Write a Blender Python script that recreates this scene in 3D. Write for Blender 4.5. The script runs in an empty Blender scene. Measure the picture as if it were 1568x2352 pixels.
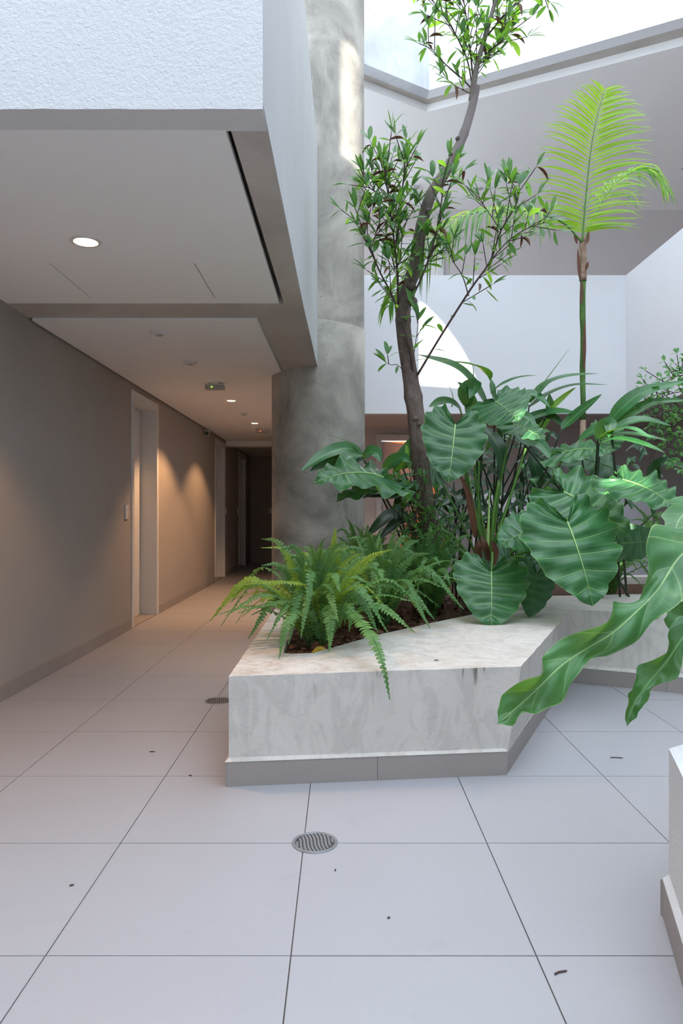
import bpy, math, random
from mathutils import Vector, Matrix, noise
from mathutils.geometry import tessellate_polygon
R = random.Random(7)
S = bpy.context.scene
COL = S.collection
V = Vector
# ---------------------------------------------------------------- camera
H, F, CX, CY = 1.085, 1656.0, 784.0, 1176.0
def P(px, py, D):
    return V(((px - CX) * D / F, D, H - (py - CY) * D / F))
cd = bpy.data.cameras.new('camera'); cam = bpy.data.objects.new('camera', cd); COL.objects.link(cam)
cd.sensor_fit = 'VERTICAL'; cd.sensor_height = 36.0; cd.lens = F / 2352 * 36.0
cd.clip_start = 0.05; cd.clip_end = 200
cam.location = (0, 0, H); cam.rotation_euler = (math.pi / 2, 0, 0)
S.camera = cam
# ---------------------------------------------------------------- sky, sun, exposure
w = bpy.data.worlds.new('sky'); S.world = w; w.use_nodes = True
bg = w.node_tree.nodes['Background']
bg.inputs[0].default_value = (0.77, 0.87, 1.0, 1); bg.inputs[1].default_value = 5.3
SUN_H = V((0.28, 0.96, 0)); SUN_K = 0.46
sd = bpy.data.lights.new('sun', 'SUN'); sun = bpy.data.objects.new('sun', sd); COL.objects.link(sun)
sd.energy = 15.0; sd.angle = math.radians(0.3); sd.color = (1.0, 0.94, 0.84)
sun.rotation_euler = V((SUN_H.x, SUN_H.y, -SUN_K)).to_track_quat('-Z', 'Y').to_euler()
sun.location = (-5, -10, 12)
S.view_settings.view_transform = 'Standard'; S.view_settings.look = 'None'
S.view_settings.exposure = 0.0; S.view_settings.gamma = 1.0
S.view_settings.use_curve_mapping = False
try:
    S.cycles.max_bounces = 14; S.cycles.diffuse_bounces = 10; S.cycles.transparent_max_bounces = 8
except Exception: pass

# ---------------------------------------------------------------- materials
def lin(c): return tuple(((x / 255) / 12.92 if x / 255 <= 0.04045 else ((x / 255 + 0.055) / 1.055) ** 2.4) for x in c)
class NT:
    def __init__(s, name):
        s.m = bpy.data.materials.new(name); s.m.use_nodes = True; s.t = s.m.node_tree
        s.b = s.t.nodes['Principled BSDF']; s.out = s.t.nodes['Material Output']
        s.b.inputs['Roughness'].default_value = 0.6
    def n(s, typ, **kw):
        k = s.t.nodes.new(typ)
        for a, v in kw.items(): setattr(k, a, v)
        return k
    def l(s, a, b): s.t.links.new(a, b)
    def coord(s, scale=(1, 1, 1), kind='Object'):
        tc = s.n('ShaderNodeTexCoord'); mp = s.n('ShaderNodeMapping'); mp.inputs['Scale'].default_value = scale
        s.l(tc.outputs[kind], mp.inputs[0]); return mp.outputs[0]
    def noise(s, vec, sc, det=4, rough=0.55, dist=0):
        k = s.n('ShaderNodeTexNoise'); k.inputs['Scale'].default_value = sc; k.inputs['Detail'].default_value = det
        k.inputs['Roughness'].default_value = rough; k.inputs['Distortion'].default_value = dist
        s.l(vec, k.inputs['Vector']); return k.outputs['Fac']
    def ramp(s, fac, stops):
        k = s.n('ShaderNodeValToRGB'); e = k.color_ramp.elements
        while len(e) < len(stops): e.new(0.5)
        for el, (p, c) in zip(e, stops):
            el.position = p; el.color = (c[0], c[1], c[2], 1) if isinstance(c, tuple) else (c, c, c, 1)
        s.l(fac, k.inputs[0]); return k.outputs[0]
    def mix(s, fac, a, b, mode='MIX'):
        k = s.n('ShaderNodeMix', data_type='RGBA', blend_type=mode)
        for inp, v in ((0, fac), (6, a), (7, b)):
            if isinstance(v, (int, float)): k.inputs[inp].default_value = v
            elif isinstance(v, tuple): k.inputs[inp].default_value = (*v[:3], 1)
            else: s.l(v, k.inputs[inp])
        return k.outputs[2]
    def math(s, op, a, b=None, c=None):
        k = s.n('ShaderNodeMath', operation=op)
        for i, v in enumerate((a, b, c)):
            if v is None: continue
            if isinstance(v, (int, float)): k.inputs[i].default_value = v
            else: s.l(v, k.inputs[i])
        return k.outputs[0]
    def bump(s, h, st=0.3, d=0.01):
        k = s.n('ShaderNodeBump'); k.inputs['Strength'].default_value = st; k.inputs['Distance'].default_value = d
        s.l(h, k.inputs['Height']); s.l(k.outputs[0], s.b.inputs['Normal'])
    def base(s, c, rough=None, metal=None, spec=None):
        if isinstance(c, tuple): s.b.inputs['Base Color'].default_value = (*c[:3], 1)
        else: s.l(c, s.b.inputs['Base Color'])
        if rough is not None: s.b.inputs['Roughness'].default_value = rough
        if metal is not None: s.b.inputs['Metallic'].default_value = metal
        if spec is not None: s.b.inputs['Specular IOR Level'].default_value = spec
        return s.m

def m_paint(name, c, bs=120, bst=0.25, var=0.04, rough=0.75, bd=0.004):
    t = NT(name); co = t.coord()
    f = t.noise(co, 2.2, 3); d = tuple(x * (1 - var * 2) for x in c)
    t.base(t.mix(f, d, c), rough, spec=0.25)
    t.bump(t.noise(co, bs, 3, 0.6), bst, bd); return t.m
def m_flat(name, c, rough=0.5, metal=0.0):
    t = NT(name); co = t.coord(); f = t.noise(co, 30, 2)
    return t.base(t.mix(f, tuple(x * 0.92 for x in c), c), rough, metal)
def m_emit(name, c, st):
    t = NT(name); t.base((0.8, 0.8, 0.8)); t.b.inputs['Emission Color'].default_value = (*c, 1)
    t.b.inputs['Emission Strength'].default_value = st; return t.m
def m_concrete(name, c, var=0.3, streak=True, dark=1.0):
    t = NT(name); co = t.coord(); cs = t.coord((1, 1, 0.16))
    a = t.noise(co, 1.7, 6, 0.6, 0.6); b = t.noise(cs, 6, 6, 0.65, 0.4); g = t.noise(co, 30, 4)
    lo = tuple(x * (1 - var) for x in c); hi = tuple(min(1, x * (1 + var * 0.45)) for x in c)
    k = t.mix(t.ramp(a, [(0.35, 0.0), (0.65, 1.0)]), lo, hi)
    k = t.mix(t.math('MULTIPLY', t.ramp(b, [(0.5, 0.0), (0.75, 1.0)]), 0.35 if streak else 0.1), k, tuple(x * 0.62 for x in c))
    w_ = t.noise(cs, 15, 5, 0.7, 1.2)
    k = t.mix(t.math('MULTIPLY', t.ramp(w_, [(0.60, 0.0), (0.70, 1.0)]), 0.35), k, tuple(min(1, x * 1.5) for x in c))
    vo = t.n('ShaderNodeTexVoronoi'); vo.inputs['Scale'].default_value = 9; t.l(co, vo.inputs['Vector'])
    pit = t.ramp(vo.outputs['Distance'], [(0.03, 1.0), (0.05, 0.0)])
    k = t.mix(t.math('MULTIPLY', pit, 0.8), k, (0.03, 0.03, 0.035))
    t.base(k, 0.62, spec=0.3); t.bump(t.math('ADD', g, t.math('MULTIPLY', pit, -1.0)), 0.25, 0.006); return t.m
def m_tile(name, c, warm=0.0):
    t = NT(name); co = t.coord((1, 1, 1)); tc = t.n('ShaderNodeTexCoord'); oi = t.n('ShaderNodeObjectInfo')
    ge = t.n('ShaderNodeNewGeometry')
    f = t.noise(ge.outputs['Position'], 1.3, 5, 0.6); g = t.noise(ge.outputs['Position'], 55, 4, 0.7)
    k = t.mix(f, tuple(x * 0.90 for x in c), tuple(min(1, x * 1.03) for x in c))
    k = t.mix(t.ramp(g, [(0.60, 0.0), (0.72, 0.35)]), k, tuple(x * 0.78 for x in c))
    s_ = t.noise(ge.outputs['Position'], 3.2, 6, 0.75, 0.8)
    k = t.mix(t.ramp(s_, [(0.58, 0.0), (0.75, 0.28)]), k, tuple(x * v for x, v in zip(c, (0.72, 0.64, 0.58))))
    k = t.mix(t.math('MULTIPLY', oi.outputs['Random'], 0.06), k, tuple(x * 0.6 for x in c))
    t.base(k, 0.42, spec=0.35); t.bump(g, 0.08, 0.002); return t.m
def m_planter(name, c):
    t = NT(name); ge = t.n('ShaderNodeNewGeometry'); pos = ge.outputs['Position']
    mp = t.n('ShaderNodeMapping'); mp.inputs['Scale'].default_value = (1, 1, 0.12); t.l(pos, mp.inputs[0])
    sep = t.n('ShaderNodeSeparateXYZ'); t.l(pos, sep.inputs[0])
    nz = t.n('ShaderNodeSeparateXYZ'); t.l(ge.outputs['Normal'], nz.inputs[0])
    side = t.ramp(nz.outputs[2], [(0.3, 1.0), (0.6, 0.0)])
    big = t.noise(pos, 3.0, 6, 0.62, 1.0)
    k = t.mix(t.ramp(big, [(0.35, 0.0), (0.7, 0.6)]), c, tuple(x * v for x, v in zip(c, (0.84, 0.84, 0.83))))
    mp2 = t.n('ShaderNodeMapping'); mp2.inputs['Scale'].default_value = (1, 1, 0.45); t.l(pos, mp2.inputs[0])
    sm = t.noise(mp2.outputs[0], 8, 6, 0.62, 1.6)
    k = t.mix(t.math('MULTIPLY', t.ramp(sm, [(0.50, 0.0), (0.56, 0.45), (0.72, 0.7)]), 0.55), k, tuple(x * 0.6 for x in c))
    rid = t.noise(pos, 5, 5, 0.6, 1.2)
    band = t.ramp(rid, [(0.485, 0.0), (0.50, 1.0), (0.515, 0.0)])
    k = t.mix(t.math('MULTIPLY', t.math('MULTIPLY', band, sm), 0.35), k, tuple(x * 0.4 for x in c))
    st = t.noise(mp.outputs[0], 26, 3, 0.6)
    top = t.ramp(sep.outputs[2], [(0.27, 0.0), (0.43, 1.0)])
    drip = t.math('MULTIPLY', t.math('MULTIPLY', t.ramp(st, [(0.62, 0.0), (0.70, 1.0)]), side), top)
    k = t.mix(t.math('MULTIPLY', drip, 0.8), k, (0.10, 0.085, 0.07))
    # rust-brown wear close to the soil bed's corner, on top
    ru = t.noise(pos, 5, 6, 0.7, 1.5)
    topm = t.ramp(nz.outputs[2], [(0.5, 0.0), (0.8, 1.0)])
    xm = t.n('ShaderNodeMapRange'); t.l(sep.outputs[0], xm.inputs[0])
    xm.inputs[1].default_value = 0.9; xm.inputs[2].default_value = -0.4; xm.inputs[3].default_value = 0.15; xm.inputs[4].default_value = 0.8
    k = t.mix(t.math('MULTIPLY', t.math('MULTIPLY', t.ramp(ru, [(0.48, 0.0), (0.72, 1.0)]), topm), xm.outputs[0]), k, (0.33, 0.19, 0.10))
    ve = t.noise(pos, 4, 5, 0.7, 3.0)
    k = t.mix(t.math('MULTIPLY', t.math('MULTIPLY', t.ramp(ve, [(0.485, 0.0), (0.5, 1.0), (0.515, 0.0)]), topm), 0.35), k, (0.2, 0.18, 0.16))
    t.base(k, 0.6, spec=0.3); t.bump(t.noise(pos, 25, 5, 0.6), 0.35, 0.006); return t.m
def m_leaf(name, c1, c2, vein, kind='heart', trans=0.3, rough=0.38, tcol=None, spec=0.45):
    t = NT(name); tc = t.n('ShaderNodeTexCoord'); sep = t.n('ShaderNodeSeparateXYZ'); t.l(tc.outputs['UV'], sep.inputs[0])
    u, v = sep.outputs[0], sep.outputs[1]
    oi = t.n('ShaderNodeObjectInfo')
    nz = t.noise(tc.outputs['Object'], 9, 4, 0.6)
    k = t.mix(t.ramp(nz, [(0.3, 0.0), (0.7, 1.0)]), c1, c2)
    k = t.mix(t.math('MULTIPLY', oi.outputs['Random'], 0.35), k, tuple(x * 0.6 for x in c1))
    if kind == 'heart':
        d = t.math('ABSOLUTE', t.math('SUBTRACT', t.math('FRACT', t.math('ADD', u, 0.5)), 0.5))
        wd = t.math('ADD', t.math('MULTIPLY', t.math('SUBTRACT', 1.0, v), 0.03), 0.013)
        mk = t.math('LESS_THAN', d, wd)
        mk = t.math('MULTIPLY', mk, 0.6)
        k = t.mix(mk, k, vein)
        # fine secondary veins
        d2 = t.math('ABSOLUTE', t.math('SUBTRACT', t.math('FRACT', t.math('MULTIPLY', u, 4.0)), 0.5))
        k = t.mix(t.math('MULTIPLY', t.math('LESS_THAN', d2, 0.1), 0.14), k, vein)
        k = t.mix(t.math('MULTIPLY', t.math('GREATER_THAN', v, 0.982), 0.6), k, vein)
    elif kind == 'blade':
        d = t.math('ABSOLUTE', t.math('SUBTRACT', v, 0.5))
        k = t.mix(t.math('LESS_THAN', d, 0.03), k, vein)
        wv = t.math('ABSOLUTE', t.math('SUBTRACT', t.math('FRACT', t.math('ADD', t.math('MULTIPLY', u, 22.0), t.math('MULTIPLY', d, -9.0))), 0.5))
        k = t.mix(t.math('MULTIPLY', t.math('LESS_THAN', wv, 0.09), 0.22), k, vein)
    elif kind == 'big':
        d = t.math('ABSOLUTE', t.math('SUBTRACT', v, 0.5))
        wv = t.math('ABSOLUTE', t.math('SUBTRACT', t.math('FRACT', t.math('ADD', t.math('MULTIPLY', u, 7.0), t.math('MULTIPLY', d, -1.6))), 0.5))
        k = t.mix(t.math('MULTIPLY', t.math('LESS_THAN', wv, 0.022), 0.4), k, vein)
        k = t.mix(t.math('LESS_THAN', d, 0.014), k, vein)
        k = t.mix(t.math('MULTIPLY', t.math('GREATER_THAN', d, 0.485), 0.7), k, vein)
        pt = t.noise(tc.outputs['Object'], 7, 3, 0.6, 1.0)
        k = t.mix(t.ramp(pt, [(0.58, 0.0), (0.72, 0.25)]), k, vein)
    t.base(k, rough, spec=spec)
    t.bump(t.noise(tc.outputs['Object'], 60, 3), 0.12, 0.003)
    tr = t.n('ShaderNodeBsdfTranslucent')
    tcx = tcol or tuple(min(1, x * 2.2) for x in c2)
    tr.inputs[0].default_value = (*tcx, 1)
    mx = t.n('ShaderNodeMixShader'); mx.inputs[0].default_value = trans
    t.l(t.b.outputs[0], mx.inputs[1]); t.l(tr.outputs[0], mx.inputs[2]); t.l(mx.outputs[0], t.out.inputs[0])
    return t.m
def m_bark(name, c, c2, sc=14, pale=False):
    t = NT(name); co = t.coord((1, 1, 0.5)); a = t.noise(co, sc, 6, 0.65, 0.8); b = t.noise(co, 3, 3)
    k = t.mix(t.ramp(a, [(0.35, 0.0), (0.68, 1.0)]), c, c2)
    if pale:
        sp = t.n('ShaderNodeSeparateXYZ'); ge = t.n('ShaderNodeNewGeometry'); t.l(ge.outputs['Position'], sp.inputs[0])
        mr = t.n('ShaderNodeMapRange'); t.l(sp.outputs[2], mr.inputs[0]); mr.inputs[1].default_value = 2.4; mr.inputs[2].default_value = 3.4; mr.inputs[4].default_value = 0.75
        k = t.mix(mr.outputs[0], k, t.mix(a, (0.16, 0.13, 0.13), (0.46, 0.40, 0.39)))
    k = t.mix(t.ramp(b, [(0.5, 0.0), (0.75, 0.4)]), k, tuple(x * 1.35 for x in c2))
    t.base(k, 0.8, spec=0.2); t.bump(a, 0.5, 0.01); return t.m

M = {}
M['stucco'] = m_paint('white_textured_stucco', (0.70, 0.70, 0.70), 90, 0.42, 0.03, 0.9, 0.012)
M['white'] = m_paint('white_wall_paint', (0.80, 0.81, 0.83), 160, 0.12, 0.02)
M['side'] = m_paint('shaded_side_render', (0.54, 0.55, 0.55), 120, 0.35, 0.07)  # greyer than the white front, its shade put into the colour
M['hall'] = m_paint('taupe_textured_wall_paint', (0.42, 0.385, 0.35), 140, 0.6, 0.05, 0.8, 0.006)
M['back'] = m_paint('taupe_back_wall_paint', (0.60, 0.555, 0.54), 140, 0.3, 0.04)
M['lilac'] = m_paint('pale_wall_paint', (0.62, 0.60, 0.63), 140, 0.2, 0.03)
M['ceil'] = m_paint('ceiling_paint', (0.86, 0.845, 0.83), 220, 0.06, 0.02)
M['soffit'] = m_concrete('concrete_soffit', (0.50, 0.46, 0.42), 0.14, False)
M['concrete'] = m_concrete('column_concrete', (0.38, 0.355, 0.31), 0.55)
M['concrete2'] = m_concrete('blue_grey_fair_faced_concrete', (0.62, 0.65, 0.68), 0.16)
M['tile'] = m_tile('pale_porcelain_tile', (0.375, 0.37, 0.385))
M['grout'] = m_flat('dark_joint', (0.10, 0.085, 0.08), 0.9)
M['skirt'] = m_paint('grey_skirting_tile', (0.35, 0.315, 0.295), 90, 0.2, 0.08, 0.55)
M['planter'] = m_planter('weathered_white_planter_paint', (0.63, 0.595, 0.545))
M['door'] = m_paint('white_door_lacquer', (0.66, 0.66, 0.65), 200, 0.03, 0.02, 0.4)
M['plastic'] = m_flat('white_plastic', (0.72, 0.71, 0.69), 0.4)
M['greyplastic'] = m_flat('grey_plastic', (0.42, 0.41, 0.38), 0.45)
M['black'] = m_flat('black_glass', (0.015, 0.015, 0.018), 0.15)
M['steel'] = m_flat('brushed_steel', (0.42, 0.44, 0.47), 0.38, 0.85)
M['dark'] = m_flat('shade_fill', (0.06, 0.05, 0.045), 0.9)  # near-black standing in for shade in the ceiling gap and drains
M['lampwarm'] = m_emit('warm_lamp_glow', (1.0, 0.62, 0.27), 22)
M['ledg'] = m_emit('green_led', (0.5, 1.0, 0.05), 6)
M['ledr'] = m_emit('red_led', (1.0, 0.08, 0.03), 8)
M['orange'] = m_paint('orange_room_wall', (0.62, 0.20, 0.06), 60, 0.1)
M['terracotta'] = m_paint('terracotta_glaze', (0.55, 0.17, 0.06), 30, 0.2, 0.1, 0.35)
M['heart'] = m_leaf('philodendron_leaf', (0.016, 0.088, 0.036), (0.040, 0.17, 0.055), (0.22, 0.42, 0.13), 'heart', 0.2, 0.36, (0.25, 0.62, 0.07))
M['heartd'] = m_leaf('philodendron_dull_leaf', (0.03, 0.10, 0.045), (0.05, 0.14, 0.06), (0.16, 0.28, 0.12), 'heart', 0.12, 0.5, (0.1, 0.3, 0.05))  # duller green copy, for one underside and leaves behind the others
M['big'] = m_leaf('foreground_leaf', (0.028, 0.12, 0.042), (0.055, 0.20, 0.06), (0.30, 0.45, 0.17), 'big', 0.2, 0.4, (0.3, 0.6, 0.05))
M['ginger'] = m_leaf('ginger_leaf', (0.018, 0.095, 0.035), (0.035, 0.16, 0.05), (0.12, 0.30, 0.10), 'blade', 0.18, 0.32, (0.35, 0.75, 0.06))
M['gshade'] = m_leaf('shaded_ginger_leaf', (0.010, 0.045, 0.018), (0.02, 0.08, 0.03), (0.06, 0.13, 0.05), 'blade', 0.12, 0.35, (0.12, 0.3, 0.04))  # darker copy of the ginger leaf, shade put into the green
M['fern'] = m_leaf('fern_leaf', (0.06, 0.165, 0.05), (0.14, 0.30, 0.095), (0.2, 0.4, 0.1), 'none', 0.28, 0.5, (0.28, 0.5, 0.08), 0.3)
M['ferny'] = m_leaf('yellowing_fern_leaf', (0.16, 0.28, 0.04), (0.28, 0.40, 0.06), (0.4, 0.5, 0.1), 'none', 0.35, 0.5, (0.6, 0.8, 0.08), 0.3)
M['tleaf'] = m_leaf('tree_leaf', (0.025, 0.10, 0.032), (0.06, 0.18, 0.055), (0.2, 0.34, 0.12), 'blade', 0.28, 0.36, (0.35, 0.75, 0.06))
M['tbright'] = m_leaf('bright_tree_leaf', (0.12, 0.34, 0.04), (0.24, 0.48, 0.07), (0.4, 0.6, 0.15), 'blade', 0.45, 0.36, (0.55, 0.95, 0.08))  # sunlit yellow-green of the upper crown put into the leaf colour
M['tdry'] = m_leaf('dry_curled_leaf', (0.10, 0.035, 0.02), (0.16, 0.07, 0.035), (0.2, 0.1, 0.05), 'none', 0.1, 0.6, (0.3, 0.1, 0.05))
M['palm'] = m_leaf('palm_leaf', (0.15, 0.34, 0.02), (0.28, 0.48, 0.03), (0.4, 0.6, 0.1), 'none', 0.42, 0.36, (0.60, 0.92, 0.05))
M['palmd'] = m_leaf('dark_palm_leaf', (0.04, 0.17, 0.03), (0.09, 0.28, 0.04), (0.2, 0.4, 0.1), 'none', 0.35, 0.4, (0.3, 0.7, 0.05))
M['vine'] = m_leaf('vine_leaf', (0.06, 0.20, 0.07), (0.13, 0.33, 0.12), (0.3, 0.5, 0.2), 'none', 0.35, 0.5, (0.4, 0.8, 0.15))
M['yellow'] = m_leaf('fallen_yellow_leaf', (0.55, 0.36, 0.03), (0.75, 0.48, 0.04), (0.8, 0.6, 0.1), 'none', 0.3, 0.5, (0.9, 0.6, 0.05))
M['stem'] = m_flat('green_stem', (0.10, 0.24, 0.04), 0.4)
M['rib'] = m_flat('pale_green_midrib', (0.36, 0.56, 0.18), 0.45)
M['dstem'] = m_flat('dark_cane', (0.02, 0.04, 0.018), 0.5)
M['fstem'] = m_flat('fern_rachis', (0.14, 0.20, 0.05), 0.5)
M['twig'] = m_flat('brown_twig', (0.07, 0.04, 0.035), 0.7)
M['bark'] = m_bark('tree_bark', (0.085, 0.06, 0.05), (0.20, 0.155, 0.135), pale=True)
M['palmtrunk'] = m_bark('palm_green_stem', (0.05, 0.11, 0.03), (0.12, 0.22, 0.06), 8)
M['husk'] = m_bark('dry_brown_husk', (0.16, 0.09, 0.06), (0.42, 0.30, 0.22), 22)
M['mulch'] = m_bark('bark_mulch', (0.035, 0.018, 0.012), (0.13, 0.065, 0.04), 40)

# ---------------------------------------------------------------- mesh helpers
class MB:
    def __init__(s): s.v = []; s.f = []; s.uv = []
    def add(s, vs, fs, uvs=None):
        o = len(s.v); s.v += [tuple(a) for a in vs]; s.f += [tuple(i + o for i in f) for f in fs]
        s.uv += list(uvs) if uvs else [(0.0, 0.0)] * len(vs)
        return s
    def box(s, x0, x1, y0, y1, z0, z1):
        return s.add([(x, y, z) for z in (z0, z1) for y in (y0, y1) for x in (x0, x1)],
            [(0, 2, 3, 1), (4, 5, 7, 6), (0, 1, 5, 4), (1, 3, 7, 5), (3, 2, 6, 7), (2, 0, 4, 6)])
    def prism(s, poly, z0, z1, holes=(), zf=None):
        loops = [poly] + list(holes); flat = [p for l in loops for p in l]; n = len(flat)
        tri = tessellate_polygon([[V((p[0], p[1], 0)) for p in l] for l in loops])
        top = [(p[0], p[1], zf(p) if zf else z1) for p in flat]; bot = [(p[0], p[1], z0) for p in flat]
        fs = []
        for a, b, c in tri:
            pa, pb, pc = flat[a], flat[b], flat[c]
            cr = (pb[0] - pa[0]) * (pc[1] - pa[1]) - (pb[1] - pa[1]) * (pc[0] - pa[0])
            if cr < 0: b, c = c, b
            fs.append((a, b, c)); fs.append((n + c, n + b, n + a))
        o = 0
        for l in loops:
            m = len(l)
            ar = sum(l[i][0] * l[(i + 1) % m][1] - l[(i + 1) % m][0] * l[i][1] for i in range(m))
            hole = l is not poly
            for i in range(m):
                a, b = o + i, o + (i + 1) % m
                fs.append((n + a, n + b, b, a) if (ar > 0) != hole else (n + b, n + a, a, b))
            o += m
        return s.add(top + bot, fs)
    def tube(s, pts, rad, seg=8, caps=True):
        pts = [V(p) for p in pts]; n = len(pts); vs = []; fs = []; uv = []
        up = None
        for i, p in enumerate(pts):
            d = (pts[min(i + 1, n - 1)] - pts[max(i - 1, 0)])
            if d.length < 1e-9: d = V((0, 0, 1))
            d.normalize()
            if up is None: up = V((1, 0, 0)) if abs(d.x) < 0.8 else V((0, 1, 0))
            a = (up - d * up.dot(d)).normalized(); b = d.cross(a); up = a
            r = rad[i] if isinstance(rad, (list, tuple)) else rad
            for k in range(seg):
                t = 2 * math.pi * k / seg; vs.append(p + a * math.cos(t) * r + b * math.sin(t) * r); uv.append((i / max(1, n - 1), k / seg))
        for i in range(n - 1):
            for k in range(seg):
                k2 = (k + 1) % seg; fs.append((i * seg + k, i * seg + k2, (i + 1) * seg + k2, (i + 1) * seg + k))
        if caps:
            fs.append(tuple(range(seg))[::-1]); fs.append(tuple((n - 1) * seg + k for k in range(seg)))
        return s.add(vs, fs, uv)
    def disc_ring(s, c, r0, r1, z0, z1, seg=32):
        vs = []
        for z in (z0, z1):
            for r in (r0, r1):
                vs += [(c[0] + r * math.cos(2 * math.pi * k / seg), c[1] + r * math.sin(2 * math.pi * k / seg), z) for k in range(seg)]
        fs = []
        for k in range(seg):
            j = (k + 1) % seg
            fs += [(k, seg + k, seg + j, j), (2 * seg + k, 2 * seg + j, 3 * seg + j, 3 * seg + k), (seg + k, 3 * seg + k, 3 * seg + j, seg + j), (k, j, 2 * seg + j, 2 * seg + k)]
        return s.add(vs, fs)
    def cyl(s, c, r, z0, z1, seg=32, r2=None):
        r2 = r if r2 is None else r2
        vs = [(c[0] + r * math.cos(2 * math.pi * k / seg), c[1] + r * math.sin(2 * math.pi * k / seg), z0) for k in range(seg)]
        vs += [(c[0] + r2 * math.cos(2 * math.pi * k / seg), c[1] + r2 * math.sin(2 * math.pi * k / seg), z1) for k in range(seg)]
        fs = [(k, (k + 1) % seg, seg + (k + 1) % seg, seg + k) for k in range(seg)]
        fs += [tuple(range(seg))[::-1], tuple(range(seg, 2 * seg))]
        return s.add(vs, fs)
    def mesh(s, name, mat, smooth=False):
        me = bpy.data.meshes.new(name); me.from_pydata(s.v, [], s.f)
        if any(u != (0.0, 0.0) for u in s.uv):
            ul = me.uv_layers.new(name='UVMap')
            li = [0] * len(me.loops); me.loops.foreach_get('vertex_index', li)
            ul.data.foreach_set('uv', [c for i in li for c in s.uv[i]])
        for m_ in (mat if isinstance(mat, (list, tuple)) else [mat]): me.materials.append(m_)
        if smooth: me.polygons.foreach_set('use_smooth', [True] * len(me.polygons))
        me.update(); return me
    def obj(s, name, mat, parent=None, smooth=False, bevel=0):
        o = bpy.data.objects.new(name, s.mesh(name, mat, smooth)); COL.objects.link(o)
        if parent: put(o, parent)
        if bevel:
            b = o.modifiers.new('bevel', 'BEVEL'); b.width = bevel; b.segments = 2; b.limit_method = 'ANGLE'
        return o
def put(o, parent):
    """child whose mesh data is in world coordinates"""
    o.parent = parent; o.matrix_parent_inverse = Matrix.Translation(-parent.location) if not parent.parent else Matrix.Identity(4)
def thing(name, label, cat, loc=(0, 0, 0), group=None):
    o = bpy.data.objects.new(name, None); COL.objects.link(o); o.location = loc; o.empty_display_size = 0.1
    return tag(o, label, cat, group)
def tag(o, label, cat, group=None):
    o['label'] = label; o['category'] = cat
    if group: o['group'] = group
    return o
def struct(o, label=None):
    o['kind'] = 'structure'
    if label: o['label'] = label
    return o
def crom(pts, n=6):
    """smooth path through pts"""
    pts = [V(p) for p in pts]
    if len(pts) < 3: return [pts[0].lerp(pts[-1], i / n) for i in range(n + 1)]
    q = [pts[0] * 2 - pts[1]] + pts + [pts[-1] * 2 - pts[-2]]; out = []
    for i in range(1, len(q) - 2):
        a, b, c, d = q[i - 1:i + 3]
        for k in range(n):
            t = k / n; out.append(0.5 * ((2 * b) + (c - a) * t + (2 * a - 5 * b + 4 * c - d) * t * t + (3 * b - a - 3 * c + d) * t ** 3))
    out.append(pts[-1]); return out
def PP(*l): return [P(*a) for a in l]

# ================================================================ STRUCTURE
# ---- floor: slab with dark joints + porcelain tiles one by one
fl = struct(MB().box(-3.2, 6, -4.2, 16, -0.25, -0.004).obj('floor', M['grout']), 'pale square porcelain floor tiles with thin dark joints')
unit = MB().box(0, 1, 0, 1, -0.02, 0.0).mesh('tile', M['tile'])
T0X, T0Y, TW, G = -0.7237, 1.763, 0.6, 0.0035
for i in range(-2, 7):
    for j in range(-5, 23):
        x0, y0 = T0X + i * TW, T0Y + j * TW
        x1, y1 = x0 + TW, y0 + TW
        if y0 > 6.6 and x0 > 0.3: continue
        if 0.9 < x0 and 5.0 < y0 : continue
        if y0 > 10.4 and x0 > -0.4: continue
        if x0 > 0 and x1 < 1.4 and y0 > 4.6 and y1 < 6.9: continue
        if i == -2: x0 = -2.2 if False else -1.955
        o = bpy.data.objects.new('tile', unit); COL.objects.link(o); o.parent = fl
        o.location = (x0 + G / 2, y0 + G / 2, R.uniform(-0.0006, 0)); o.scale = (x1 - x0 - G, TW - G, 1)
# ---- hall wall on the left with three deep doorways
XW = -1.955
doors = [(6.70, 7.67), (11.13, 12.09), (13.7, 14.67)]
mb = MB(); ys = -4.0; DT = 2.16
for (a, b) in doors:
    mb.box(XW - 0.22, XW, ys, a + 0.05, 0, 2.6); mb.box(XW - 0.22, XW, a + 0.05, b - 0.05, DT + 0.01, 2.6); ys = b - 0.05
mb.box(XW - 0.22, XW, ys, 15.6, 0, 2.6)
mb.box(XW - 0.3, XW - 0.23, -4, 15.6, 0, 2.6)
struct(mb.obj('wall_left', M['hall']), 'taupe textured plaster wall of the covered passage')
for k, (a, b) in enumerate(doors):
    d = thing('door_%d' % (k + 1), 'x', 'door', (XW, a, 0)); del d['label']; del d['category']; struct(d)
    if k == 0: d['label'] = 'white door in a deep white frame, nearest in the passage'
    f = MB(); A = 0.07
    f.box(XW - 0.21, XW + 0.012, a, a + A, 0, 2.225); f.box(XW - 0.21, XW + 0.012, b - A, b, 0, 2.225); f.box(XW - 0.21, XW + 0.012, a + A, b - A, 2.155, 2.225)
    f.obj('door_frame', M['door'], d, bevel=0.003)
    MB().box(XW - 0.21, XW - 0.165, a + A + 0.003, b - A - 0.003, 0.008, 2.15).obj('door_leaf', M['door'], d)
    MB().box(XW - 0.165, XW - 0.001, a + A, b - A, 0, 0.006).obj('threshold', M['skirt'], d)
    h = MB(); h.tube([(XW - 0.165, a + 0.16, 1.02), (XW - 0.12, a + 0.16, 1.02), (XW - 0.12, a + 0.27, 1.02)], 0.009, 8); h.obj('door_handle', M['steel'], d, True)
bb = bpy.data.objects.new('baseboard_left', None); COL.objects.link(bb); struct(bb, 'low grey tile skirting along the passage wall')
segs = []; ys = -1.2
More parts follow.
